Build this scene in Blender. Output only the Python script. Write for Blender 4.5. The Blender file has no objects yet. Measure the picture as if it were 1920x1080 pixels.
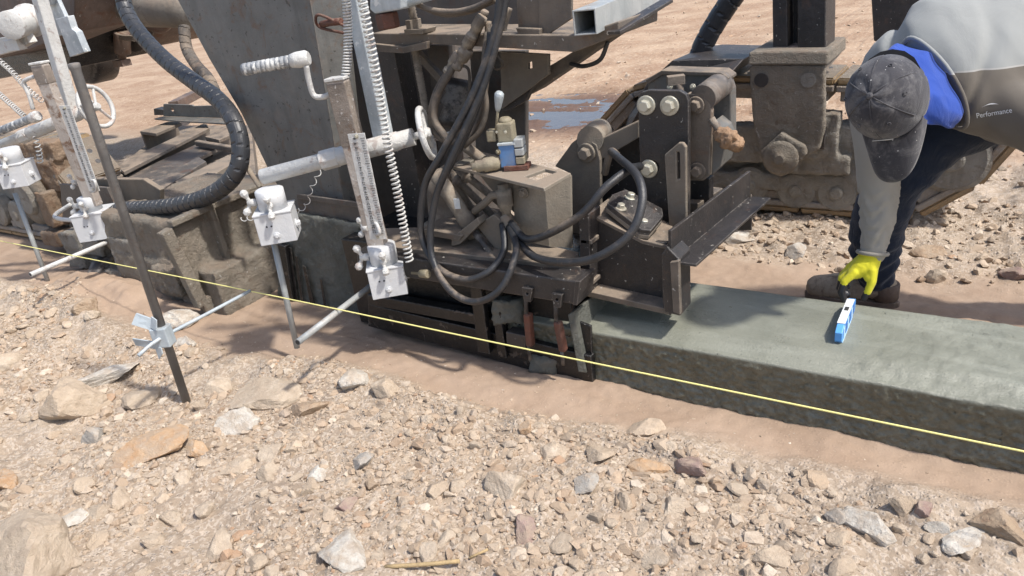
import bpy, bmesh, math, random
import numpy as np
from mathutils import Vector, Matrix, Quaternion
from mathutils.bvhtree import BVHTree
random.seed(7); RNG = np.random.default_rng(11)
S = bpy.context.scene
COL = S.collection
R_ = math.radians

# ------------------------------------------------------------------ camera
F, CX, CY, H = 1387.0, 960.0, 540.0, 1.5          # focal length in pixels of the 1920 frame, eye height
EX = Vector((0.83391, 0.12933, -0.53549))          # world X, Y, Z in camera axes (right, down, forward)
vp1 = Vector((-2160.0, -335.0, F)); EX = -vp1.normalized()
_r = R_(8); _n = (math.sin(_r), math.cos(_r)); _k = -F * F / (_n[0] * vp1.x + _n[1] * vp1.y)
EZ = -Vector((_n[0] * _k, _n[1] * _k, F)).normalized()
EY = EZ.cross(EX)
EYE = Vector((0, 0, H))
cam_d = bpy.data.cameras.new('camera'); cam = bpy.data.objects.new('camera', cam_d); COL.objects.link(cam)
right = Vector((EX.x, EY.x, EZ.x)); down = Vector((EX.y, EY.y, EZ.y)); fwd = Vector((EX.z, EY.z, EZ.z))
m3 = Matrix((right, -down, -fwd)).transposed()
cam.matrix_world = Matrix.Translation(EYE) @ m3.to_4x4()
cam_d.sensor_width = 36; cam_d.lens = 36 * F / 1920; cam_d.clip_end = 2000; cam_d.clip_start = 0.05
S.camera = cam

# ------------------------------------------------------------------ light
SUN = Vector((0.64, 0.03, 1.0)).normalized()       # towards the sun
elev = math.asin(SUN.z); az = math.atan2(SUN.x, SUN.y)
w = bpy.data.worlds.new('World'); S.world = w; w.use_nodes = True
wn = w.node_tree; bg = wn.nodes['Background']
sky = wn.nodes.new('ShaderNodeTexSky'); sky.sky_type = 'NISHITA'; sky.sun_disc = False
sky.sun_elevation = elev; sky.sun_rotation = az; sky.dust_density = 2.5; sky.air_density = 1.0
wn.links.new(sky.outputs[0], bg.inputs[0]); bg.inputs[1].default_value = 0.15
sl = bpy.data.lights.new('sun', 'SUN'); sl.energy = 3.5; sl.angle = R_(3.0); sl.color = (1, 0.955, 0.89)
so = bpy.data.objects.new('sun', sl); COL.objects.link(so); so.location = (0, 0, 30)
so.rotation_euler = SUN.to_track_quat('Z', 'Y').to_euler()
vs = S.view_settings; vs.view_transform = 'Standard'; vs.look = 'None'; vs.gamma = 1; vs.use_curve_mapping = False
vs.exposure = 0.52

# ------------------------------------------------------------------ layout helpers: a photo pixel on a plane of the place
def ray(px, py):
    c = Vector((px - CX, py - CY, F)); return Vector((EX.dot(c), EY.dot(c), EZ.dot(c)))
def PY(px, py, y): r = ray(px, py); return EYE + r * (y / r.y)
def PZ(px, py, z): r = ray(px, py); return EYE + r * ((z - H) / r.z)
def PX(px, py, x): r = ray(px, py); return EYE + r * (x / r.x)
def ppm(p): c = Vector(p) - EYE; return F / c.dot(fwd)    # pixels per metre there

# ------------------------------------------------------------------ numpy noise
def _h(ix, iy, s):
    n = (ix.astype(np.int64) * 374761393 + iy.astype(np.int64) * 668265263 + s * 1442695041) & 0xffffffff
    n = ((n ^ (n >> 13)) * 1274126177) & 0xffffffff
    return ((n ^ (n >> 16)) & 0xffff) / 65535.0 * 2 - 1
def vn(x, y, s=0):
    x = np.asarray(x, float); y = np.asarray(y, float)
    ix, iy = np.floor(x), np.floor(y); fx, fy = x - ix, y - iy
    fx = fx * fx * fx * (fx * (fx * 6 - 15) + 10); fy = fy * fy * fy * (fy * (fy * 6 - 15) + 10)
    a, b = _h(ix, iy, s), _h(ix + 1, iy, s); c, d = _h(ix, iy + 1, s), _h(ix + 1, iy + 1, s)
    return (a + (b - a) * fx) * (1 - fy) + (c + (d - c) * fx) * fy
def fbm(x, y, o=4, s=0):
    v = 0; a = 1; t = 0
    for i in range(o):
        c, sn = math.cos(i * 1.1), math.sin(i * 1.1)
        v = v + a * vn((x * c - y * sn) * 2 ** i + i * 17.3, (x * sn + y * c) * 2 ** i - i * 9.1, s + i); t += a; a *= .5
    return v / t
def sst(a, b, x):
    t = np.clip((x - a) / (b - a), 0, 1); return t * t * (3 - 2 * t)

# ------------------------------------------------------------------ materials
class NT:
    def __init__(s, name):
        s.m = bpy.data.materials.new(name); s.m.use_nodes = True; s.t = s.m.node_tree; s.b = s.t.nodes['Principled BSDF']
        s.g = s.n('ShaderNodeNewGeometry'); s.pos = s.g.outputs['Position']
    def n(s, k, **kw):
        x = s.t.nodes.new(k)
        for a, v in kw.items(): setattr(x, a, v)
        return x
    def set(s, i, v):
        if isinstance(v, bpy.types.NodeSocket): s.t.links.new(v, i)
        elif isinstance(v, (tuple, list)) and len(v) == 3 and i.type == 'RGBA': i.default_value = (*v, 1)
        else: i.default_value = v
    def noise(s, scale, detail=6, rough=.6, dist=0, vec=None, col=False):
        x = s.n('ShaderNodeTexNoise'); s.set(x.inputs['Vector'], vec or s.pos); x.inputs['Scale'].default_value = scale
        x.inputs['Detail'].default_value = detail; x.inputs['Roughness'].default_value = rough; x.inputs['Distortion'].default_value = dist
        return x.outputs['Color' if col else 'Fac']
    def ramp(s, v, a, b, lo=0.0, hi=1.0):
        x = s.n('ShaderNodeMapRange'); x.interpolation_type = 'SMOOTHSTEP'; s.set(x.inputs[0], v)
        x.inputs[1].default_value = a; x.inputs[2].default_value = b; x.inputs[3].default_value = lo; x.inputs[4].default_value = hi
        return x.outputs[0]
    def mix(s, f, a, b):
        x = s.n('ShaderNodeMix', data_type='RGBA'); s.set(x.inputs[0], f); s.set(x.inputs[6], a); s.set(x.inputs[7], b); return x.outputs[2]
    def math(s, op, a, b=0.0):
        x = s.n('ShaderNodeMath', operation=op); s.set(x.inputs[0], a); s.set(x.inputs[1], b); return x.outputs[0]
    def mapping(s, scale, vec=None, rot=(0, 0, 0)):
        x = s.n('ShaderNodeMapping'); s.set(x.inputs[0], vec or s.pos); x.inputs[3].default_value = scale; x.inputs[2].default_value = rot; return x.outputs[0]
    def bump(s, v, d, st=1.0, nrm=None):
        x = s.n('ShaderNodeBump'); s.set(x.inputs['Height'], v); x.inputs['Distance'].default_value = d; x.inputs['Strength'].default_value = st
        if nrm is not None: s.set(x.inputs['Normal'], nrm)
        return x.outputs[0]
    def up(s):
        x = s.n('ShaderNodeSeparateXYZ'); s.set(x.inputs[0], s.g.outputs['Normal']); return x.outputs[2]
    def out(s, col, rough=.6, metal=0.0, nrm=None, spec=None):
        s.set(s.b.inputs['Base Color'], col); s.set(s.b.inputs['Roughness'], rough); s.set(s.b.inputs['Metallic'], metal)
        if nrm is not None: s.set(s.b.inputs['Normal'], nrm)
        if spec is not None: s.b.inputs['Specular IOR Level'].default_value = spec
        return s.m

DUST = (.25, .197, .148)
def steel(name, c1, c2, rust=(.12, .055, .03), ra=.5, dust=.5, rough=.55, metal=0., bump=.0015, splat=0., sc=(.42, .40, .36), dcol=DUST, streak=.3, sscale=60, wear=None):
    """painted or bare steel with patchy rust, runs, splashes and settled dust"""
    t = NT(name)
    col = t.mix(t.ramp(t.noise(5, 8, .65, .4), .35, .65), c1, c2)
    st = t.noise(1, 6, .6, 0, t.mapping((22, 22, 1.6)))
    col = t.mix(t.math('MULTIPLY', t.ramp(st, .5, .72), streak), col, tuple(x * .45 for x in c1))
    rn = t.ramp(t.noise(11, 10, .7, .8), .62 - .22 * ra, .74 - .18 * ra)
    if ra > 0: col = t.mix(t.math('MULTIPLY', rn, min(1, .35 + ra)), col, rust)
    dn = t.noise(7, 9, .7, .3); up = t.ramp(t.up(), -.2, .9)
    dm = t.math('MULTIPLY', t.math('ADD', t.math('MULTIPLY', up, .75), .25), t.ramp(dn, .62 - .42 * dust, .80 - .30 * dust))
    col = t.mix(t.math('MINIMUM', dm, .92), col, dcol)
    if splat > 0:
        sp = t.math('MAXIMUM', t.ramp(t.noise(sscale, 3, .55, .3), .70 - .16 * splat, .74 - .14 * splat), t.ramp(t.noise(sscale * .22, 6, .7, .6), .72 - .2 * splat, .76 - .18 * splat))
        col = t.mix(t.math('MULTIPLY', sp, .85), col, sc)
    if wear:
        bv = t.n('ShaderNodeBevel', samples=4); bv.inputs[0].default_value = .006
        dt = t.n('ShaderNodeVectorMath', operation='DOT_PRODUCT'); t.set(dt.inputs[0], bv.outputs[0]); t.set(dt.inputs[1], t.g.outputs['True Normal'])
        ed = t.math('MULTIPLY', t.ramp(t.math('SUBTRACT', 1.0, dt.outputs['Value']), .015, .10), t.ramp(t.noise(26, 6, .7), .36, .58))
        col = t.mix(t.math('MULTIPLY', ed, .75), col, wear)
    ro = t.math('ADD', t.math('MULTIPLY', dm, .35), rough)
    hb = t.math('ADD', t.noise(35, 8, .7), t.math('MULTIPLY', t.noise(220, 3, .6), .35))
    return t.out(col, t.math('MINIMUM', ro, .95), metal, t.bump(hb, bump * 4, 1.0))

M = {}
M['plate'] = steel('blue_grey_paint', (.112, .112, .106), (.155, .154, .146), (.125, .078, .052), .40, .28, .5, splat=.35, sc=(.05, .045, .04), bump=.0006, sscale=45, wear=(.26, .225, .19))
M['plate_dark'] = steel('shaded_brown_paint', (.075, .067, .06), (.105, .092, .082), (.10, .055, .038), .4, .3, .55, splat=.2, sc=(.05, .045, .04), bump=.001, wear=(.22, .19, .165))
M['dark'] = steel('dark_steel', (.024, .022, .022), (.044, .038, .036), (.085, .05, .035), .26, .10, .45, bump=.001, splat=.15, wear=(.20, .18, .16))
M['brown'] = steel('dusty_brown_steel', (.075, .064, .054), (.13, .111, .092), (.13, .07, .042), .35, .68, .6, bump=.0009, splat=.1, wear=(.26, .225, .185))
M['dusty'] = steel('thickly_dusted_steel', (.115, .102, .084), (.165, .145, .118), (.11, .07, .045), .25, .8, .7, bump=.0009, wear=(.30, .265, .215))
M['black'] = steel('oily_black_steel', (.008, .008, .009), (.017, .016, .016), (.085, .05, .035), .12, .0, .2, bump=.0012, splat=.34, sc=(.085, .068, .056), sscale=22, streak=.5, wear=(.13, .125, .12))
M['dustpale'] = steel('pale_dust_on_steel', (.17, .153, .122), (.225, .203, .165), (.13, .09, .06), .2, .8, .75, bump=.0008, wear=(.34, .31, .26))
M['muck'] = steel('concrete_slurry', (.10, .105, .09), (.16, .16, .138), (.09, .08, .062), .3, .15, .5, bump=.004, splat=.3, sc=(.2, .195, .17), sscale=30)
M['mud'] = steel('dried_mud', (.21, .185, .148), (.29, .255, .205), (.15, .09, .055), .3, .6, .85, bump=.006, splat=.2)
M['mudgrey'] = steel('grey_caked_mud', (.26, .24, .205), (.37, .345, .30), (.16, .12, .085), .3, .4, .8, bump=.007, splat=.35, sc=(.33, .31, .28), sscale=28)
M['white'] = steel('white_paint', (.50, .495, .475), (.60, .595, .57), (.30, .20, .16), .34, .22, .5, bump=.0016, splat=.42, sc=(.36, .31, .285), dcol=(.44, .39, .33), streak=.15, sscale=24)
M['whitebox'] = steel('white_box_paint', (.52, .53, .54), (.58, .585, .59), (.42, .37, .33), .05, .15, .45, bump=.0006, splat=.1, sc=(.5, .47, .44), dcol=(.52, .47, .42), streak=.08)
M['galv'] = steel('overspray_galvanised', (.34, .38, .40), (.55, .58, .59), (.4, .35, .32), .12, .18, .4, .1, bump=.001, splat=.45, sc=(.72, .72, .70), sscale=30)
M['postrust'] = steel('rusty_post', (.36, .31, .27), (.48, .43, .38), (.16, .085, .045), .6, .35, .65, bump=.0015, splat=.25, sc=(.65, .62, .58))
M['rust'] = steel('red_rust', (.15, .05, .03), (.105, .05, .035), (.09, .045, .03), .4, .3, .6, bump=.002)
M['orange_mud'] = steel('rusty_clay', (.24, .155, .095), (.30, .215, .145), (.14, .07, .035), .4, .5, .8, bump=.005)
M['zinc'] = steel('zinc_bolt', (.44, .42, .34), (.52, .50, .42), (.2, .15, .1), .12, .3, .35, .35, bump=.0005)
M['rubber'] = steel('black_hose', (.022, .023, .026), (.036, .036, .038), (.09, .07, .055), .14, .28, .42, bump=.0006)
M['spiral'] = steel('spiral_guard', (.028, .03, .034), (.045, .046, .05), (.07, .06, .05), .0, .0, .42, bump=.0003)
M['hose'] = steel('dusty_hose', (.055, .048, .042), (.10, .085, .07), (.16, .11, .075), .4, .55, .6, bump=.001)
M['pad'] = steel('worn_track_pad', (.27, .24, .205), (.36, .325, .285), (.30, .19, .09), .3, .6, .8, bump=.004, splat=.3, sc=(.36, .33, .29))
M['padtan'] = steel('tan_pad_block', (.42, .29, .15), (.33, .225, .125), (.20, .14, .09), .35, .3, .75, bump=.004)
M['rebar'] = steel('stake_steel', (.125, .12, .116), (.18, .172, .162), (.12, .08, .06), .25, .3, .5, .0, bump=.001)
M['clamp'] = steel('grey_clamp_paint', (.33, .38, .41), (.42, .46, .48), (.3, .24, .2), .12, .2, .45, bump=.0006)
M['blue'] = steel('blue_valve_paint', (.07, .17, .38), (.11, .23, .43), (.2, .19, .17), .3, .4, .4, bump=.0004)
M['valve'] = steel('dusty_valve_casting', (.22, .19, .125), (.30, .265, .185), (.2, .16, .11), .3, .5, .6, bump=.001)
M['paper'] = steel('brown_tape', (.25, .15, .085), (.33, .21, .125), (.2, .11, .06), .3, .2, .7, bump=.002)
M['yellowpaint'] = steel('yellow_sticker', (.62, .45, .03), (.7, .5, .05), (.3, .2, .1), .1, .25, .5, bump=.0003)
M['tubegrey'] = steel('pale_steel_tube', (.30, .32, .32), (.40, .41, .40), (.2, .15, .11), .2, .3, .45, .1, bump=.0006)
M['tankbrown'] = steel('brown_tank_paint', (.10, .07, .055), (.15, .105, .085), (.12, .055, .03), .5, .35, .55, bump=.001, splat=.15)

def plain(name, c, rough=.6, metal=0., nscale=60, var=.25, bump=0.0):
    t = NT(name); col = t.mix(t.noise(nscale, 6, .6), tuple(x * (1 - var) for x in c), tuple(min(1, x * (1 + var)) for x in c))
    return t.out(col, rough, metal, t.bump(t.noise(nscale * 3, 4), bump) if bump else None)
M['grip'] = steel('peeling_grip', (.17, .18, .19), (.28, .29, .30), (.2, .19, .18), .1, .1, .5, bump=.001, splat=.85, sc=(.55, .55, .53), sscale=45)
M['postbrown'] = steel('brown_post_sleeve', (.17, .14, .115), (.26, .22, .185), (.14, .085, .05), .5, .3, .6, bump=.0015, splat=.35, sc=(.45, .42, .39))
M['ink'] = plain('black_ink', (.03, .03, .03), .6)
M['string'] = plain('yellow_string', (.80, .74, .28), .7, bump=.0008, nscale=400)
M['lvl_blue'] = plain('level_blue', (.10, .33, .72), .35, var=.1)
M['lvl_dark'] = plain('level_dark_blue', (.03, .14, .45), .4, var=.1)
M['lvl_alu'] = plain('level_aluminium', (.66, .68, .68), .35, var=.15)
M['lvl_sky'] = plain('level_light_blue', (.42, .62, .82), .35, var=.1)
M['twig'] = plain('dry_twig', (.40, .29, .15), .8, var=.4, nscale=90, bump=.003)

def cloth(name, c, fold=14, amp=.006, rough=.85, var=.15, extra=None):
    t = NT(name)
    wv = t.noise(fold, 3, .5, 1.2, t.mapping((1, 1, .55), rot=(.4, .3, .2)))
    col = t.mix(t.noise(9, 5, .6), tuple(x * (1 - var) for x in c), tuple(x * (1 + var) for x in c))
    weave = t.noise(900, 2, .5)
    if extra: col = extra(t, col)
    n = t.bump(wv, amp); n = t.bump(weave, .0008, .6, n)
    t.b.inputs['Sheen Weight'].default_value = .15
    return t.out(col, rough, 0., n, .25)
def cap_extra(t, col):
    col = t.mix(t.math('MULTIPLY', t.ramp(t.noise(15, 9, .75, .5), .46, .66), .7), col, (.15, .145, .145))
    z = t.n('ShaderNodeSeparateXYZ'); t.set(z.inputs[0], t.pos)
    col = t.mix(t.math('MULTIPLY', t.ramp(t.noise(26, 7, .7, .5), .47, .62), t.ramp(z.outputs[2], .70, .62)), col, (.15, .105, .075))
    return t.mix(t.ramp(t.noise(110, 2, .5), .725, .75), col, (.5, .49, .47))
M['cap'] = cloth('faded_black_cotton', (.045, .044, .05), 25, .003, .9, .25, cap_extra)
M['gaiter'] = cloth('royal_blue_cloth', (.016, .056, .30), 12, .006, .8, .2)
def jean_extra(t, col):
    return t.mix(t.ramp(t.noise(14, 8, .7), .56, .8), col, (.045, .06, .085))
M['jeans'] = cloth('navy_denim', (.010, .017, .034), 14, .010, .85, .25, jean_extra)
M['boot'] = steel('suede_work_boot', (.31, .245, .175), (.37, .30, .22), (.13, .085, .055), .35, .35, .85, bump=.002)
M['sole'] = steel('boot_sole', (.13, .095, .075), (.17, .13, .10), (.1, .07, .05), .3, .5, .85, bump=.002)
M['glove_y'] = cloth('hi_vis_knit', (.66, .60, .03), 40, .002, .8, .12)
M['glove_k'] = plain('black_nitrile', (.022, .022, .025), .38, var=.3, bump=.001)
M['skin'] = plain('skin', (.42, .25, .17), .5, var=.1)
M['hair'] = plain('dark_hair', (.02, .016, .013), .6)
M['print'] = plain('white_print', (.66, .66, .64), .7, var=.06)

# ------------------------------------------------------------------ mesh builders (world coordinates)
def bm_new(): return bmesh.new()
def prism(front, off, holes=()):
    bm = bmesh.new(); off = Vector(off); edges = []; 
    def loop(pts):
        vs = [bm.verts.new(p) for p in pts]
        return vs, [bm.edges.new((vs[i], vs[(i + 1) % len(vs)])) for i in range(len(vs))]
    if not holes:
        vs, _ = loop(front); fs = [bm.faces.new(vs)]
    else:
        for l in (front, *holes): edges += loop(l)[1]
        fs = [g for g in bmesh.ops.triangle_fill(bm, edges=edges, use_beauty=True)['geom'] if isinstance(g, bmesh.types.BMFace)]
    ret = bmesh.ops.extrude_face_region(bm, geom=fs)
    bmesh.ops.translate(bm, vec=off, verts=[g for g in ret['geom'] if isinstance(g, bmesh.types.BMVert)])
    bmesh.ops.recalc_face_normals(bm, faces=bm.faces[:]); return bm
def circ(px, py, r, n=14, ry=None): return [(px + r * math.cos(2 * math.pi * i / n), py + (ry or r) * math.sin(2 * math.pi * i / n)) for i in range(n)]
def slabY(pts, y, t, holes=()): return prism([PY(*p, y) for p in pts], (0, t, 0), [[PY(*p, y) for p in h] for h in holes])
def slabZ(pts, z, t, holes=()): return prism([PZ(*p, z) for p in pts], (0, 0, -t), [[PZ(*p, z) for p in h] for h in holes])
def poly3(pts, off, holes=()): return prism([Vector(p) for p in pts], off, holes)
def frame(d, up=Vector((0, 0, 1))):
    d = Vector(d).normalized(); u = Vector(up)
    if abs(d.dot(u)) > .97: u = Vector((0, 1, 0))
    s = d.cross(u).normalized(); return d, s, s.cross(d)
def box(c, sx, sy, sz, yaw=0.0, rot=None):
    bm = bmesh.new(); bmesh.ops.create_cube(bm, size=1)
    m = Matrix.Translation(Vector(c)) @ (rot.to_4x4() if rot else Matrix.Rotation(yaw, 4, 'Z')) @ Matrix.Diagonal((sx, sy, sz, 1))
    bmesh.ops.transform(bm, matrix=m, verts=bm.verts); return bm
def beam(p0, p1, wd, ht, up=(0, 0, 1)):
    p0, p1 = Vector(p0), Vector(p1); d, s, u = frame(p1 - p0, up)
    m = Matrix((d, s, u)).transposed()
    return box((p0 + p1) / 2, (p1 - p0).length, wd, ht, rot=m)
def join(*bms):
    out = bmesh.new()
    for b in bms:
        me = bpy.data.meshes.new('tmp'); b.to_mesh(me); b.free(); out.from_mesh(me); bpy.data.meshes.remove(me)
    return out
def spline(pts, n=8):
    pts = [Vector(p) for p in pts]
    if len(pts) < 3: return pts
    P = [pts[0] * 2 - pts[1]] + pts + [pts[-1] * 2 - pts[-2]]; out = []
    for i in range(1, len(P) - 2):
        for k in range(n):
            t = k / n; a, b, c, d = P[i - 1:i + 3]
            out.append(.5 * ((2 * b) + (c - a) * t + (2 * a - 5 * b + 4 * c - d) * t * t + (3 * b - a - 3 * c + d) * t ** 3))
    return out + [pts[-1]]
def rings(pts, rad, seg=10, cap=True, squash=None):
    """sweep along pts; rad is a number or list"""
    bm = bmesh.new(); n = len(pts); prev = None; L = []
    t0 = (pts[1] - pts[0]).normalized(); s = t0.orthogonal().normalized()
    for i, p in enumerate(pts):
        t = (pts[min(i + 1, n - 1)] - pts[max(i - 1, 0)]).normalized()
        s = (s - t * s.dot(t)).normalized(); u = t.cross(s)
        r = rad[i] if hasattr(rad, '__len__') else rad
        L.append([bm.verts.new(p + (s * math.cos(2 * math.pi * k / seg) + u * math.sin(2 * math.pi * k / seg)) * r) for k in range(seg)])
    for a, b in zip(L, L[1:]):
        for k in range(seg):
            f = bm.faces.new((a[k], a[(k + 1) % seg], b[(k + 1) % seg], b[k])); f.smooth = True
    if cap: bm.faces.new(L[0][::-1]); bm.faces.new(L[-1])
    bmesh.ops.recalc_face_normals(bm, faces=bm.faces[:]); return bm
def tube(pts, r, seg=10, n=8): return rings(spline(pts, n), r, seg)
def lathe(p, axis, prof, seg=20):
    """prof: list of (distance along axis, radius)"""
    p = Vector(p); a = Vector(axis).normalized(); s = a.orthogonal().normalized(); u = a.cross(s); bm = bmesh.new(); L = []
    for t, r in prof: L.append([bm.verts.new(p + a * t + (s * math.cos(2 * math.pi * k / seg) + u * math.sin(2 * math.pi * k / seg)) * max(r, 1e-4)) for k in range(seg)])
    for x, y in zip(L, L[1:]):
        for k in range(seg):
            f = bm.faces.new((x[k], x[(k + 1) % seg], y[(k + 1) % seg], y[k])); f.smooth = seg > 8
    bm.faces.new(L[0][::-1]); bm.faces.new(L[-1]); bmesh.ops.recalc_face_normals(bm, faces=bm.faces[:]); return bm
def cyl(p, q, r, seg=16):
    p, q = Vector(p), Vector(q); return lathe(p, q - p, [(0, r), ((q - p).length, r)], seg)
def hexbolt(p, axis, r):
    p = Vector(p); a = Vector(axis).normalized()
    return join(lathe(p, a, [(0, r * 1.02), (r * .22, r * 1.02), (r * .27, r * .92)], 20), lathe(p + a * r * .2, a, [(0, r * .66), (r * .62, r * .66), (r * .72, r * .54)], 6))
def coil(path, R, r, turns, seg=6, per=14):
    pts = spline(path, 12); d = [0]
    for a, b in zip(pts, pts[1:]): d.append(d[-1] + (b - a).length)
    n = int(turns * per); out = []; s = (pts[1] - pts[0]).orthogonal().normalized()
    for i in range(n + 1):
        q = d[-1] * i / n; j = max(0, min(len(pts) - 2, int(np.searchsorted(d, q)) - 1))
        f = (q - d[j]) / max(d[j + 1] - d[j], 1e-9); p = pts[j].lerp(pts[j + 1], f); t = (pts[j + 1] - pts[j]).normalized()
        s = (s - t * s.dot(t)).normalized(); u = t.cross(s); a = 2 * math.pi * i / per
        out.append(p + (s * math.cos(a) + u * math.sin(a)) * R)
    return rings(out, r, seg)
def wrapped(path, R, pitch=.05, gap=.16, n=14, seg=24, tilt=.35):
    """hose in a spiral guard: a wound band with narrow open grooves"""
    pts = spline(path, n); bm = bmesh.new(); d = 0; s = (pts[1] - pts[0]).orthogonal().normalized(); L = []
    fine = []
    for a, b in zip(pts, pts[1:]):
        k = max(1, int((b - a).length / (pitch / 12)))
        fine += [a.lerp(b, i / k) for i in range(k)]
    for i, p in enumerate(fine):
        t = (fine[min(i + 1, len(fine) - 1)] - fine[max(0, i - 1)]).normalized()
        if i: d += (p - fine[i - 1]).length
        s = (s - t * s.dot(t)).normalized(); u = t.cross(s); ring = []
        for k in range(seg):
            a = 2 * math.pi * k / seg; ph = (d / pitch + k / seg) % 1.0
            r = R * (.86 if ph < gap else 1.0 - .03 * ph)
            ring.append(bm.verts.new(p + (s * math.cos(a) + u * math.sin(a)) * r))
        L.append(ring)
    for x, y in zip(L, L[1:]):
        for k in range(seg): bm.faces.new((x[k], x[(k + 1) % seg], y[(k + 1) % seg], y[k]))
    bm.faces.new(L[0][::-1]); bm.faces.new(L[-1]); bmesh.ops.recalc_face_normals(bm, faces=bm.faces[:]); return bm
def torus(c, axis, R, r, seg=28, sec=8):
    a = Vector(axis).normalized(); s = a.orthogonal().normalized(); u = a.cross(s); c = Vector(c); bm = bmesh.new(); L = []
    for i in range(seg):
        d = s * math.cos(2 * math.pi * i / seg) + u * math.sin(2 * math.pi * i / seg)
        L.append([bm.verts.new(c + d * (R + r * math.cos(2 * math.pi * k / sec)) + a * r * math.sin(2 * math.pi * k / sec)) for k in range(sec)])
    for i in range(seg):
        x, y = L[i], L[(i + 1) % seg]
        for k in range(sec):
            f = bm.faces.new((x[k], x[(k + 1) % sec], y[(k + 1) % sec], y[k])); f.smooth = True
    bmesh.ops.recalc_face_normals(bm, faces=bm.faces[:]); return bm

# ------------------------------------------------------------------ objects
ORG = {}
def tag(o, label=None, cat=None, group=None, kind=None):
    for k, v in (('label', label), ('category', cat), ('group', group), ('kind', kind)):
        if v: o[k] = v
    return o
def thing(name, label, cat, loc, group=None):
    o = bpy.data.objects.new(name, None); COL.objects.link(o); o.location = loc; o.empty_display_size = .05
    ORG[o.name] = Vector(loc); return tag(o, label, cat, group)
def link_mesh(name, me, mat, parent=None, c=None):
    o = bpy.data.objects.new(name, me); COL.objects.link(o)
    for m in (mat if isinstance(mat, (list, tuple)) else [mat]): me.materials.append(m)
    c = Vector((0, 0, 0)) if c is None else c
    ORG[o.name] = c
    if parent is not None: o.parent = parent; o.location = c - ORG[parent.name]
    else: o.location = c
    return o
def put(name, bm, mat, parent=None, bevel=.003, label=None, lump=None, smooth=False):
    """link a bmesh as ONE object whose origin is its own middle"""
    c = sum((v.co for v in bm.verts), Vector()) / len(bm.verts)
    for v in bm.verts: v.co -= c
    me = bpy.data.meshes.new(name)
    if smooth:
        for f in bm.faces: f.smooth = True
    bm.to_mesh(me); bm.free(); o = link_mesh(name, me, M[mat] if isinstance(mat, str) else mat, parent, c)
    if lump:
        vox, amp, sc = lump
        r = o.modifiers.new('remesh', 'REMESH'); r.mode = 'VOXEL'; r.voxel_size = vox; r.use_smooth_shade = True
        for a, s in ((amp, sc), (amp * .45, sc * .3)):
            tx = bpy.data.textures.new('lumps', 'CLOUDS'); tx.noise_scale = s; tx.noise_depth = 2
            d = o.modifiers.new('displace', 'DISPLACE'); d.texture = tx; d.texture_coords = 'GLOBAL'; d.strength = a; d.mid_level = .5
    elif bevel:
        b = o.modifiers.new('bevel', 'BEVEL'); b.width = bevel; b.segments = 2; b.limit_method = 'ANGLE'; b.angle_limit = R_(40); b.use_clamp_overlap = True
    if label: o['label'] = label
    return o
def text_mesh(s, size, extrude=.0004):
    cu = bpy.data.curves.new('writing', 'FONT'); cu.body = s; cu.size = size; cu.extrude = extrude; cu.align_x = 'CENTER'; cu.align_y = 'CENTER'
    o = bpy.data.objects.new('writing', cu); COL.objects.link(o); bpy.context.view_layer.update()
    me = bpy.data.meshes.new_from_object(o.evaluated_get(bpy.context.evaluated_depsgraph_get()))
    bpy.data.objects.remove(o); bm = bmesh.new(); bm.from_mesh(me); bpy.data.meshes.remove(me); return bm

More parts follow.
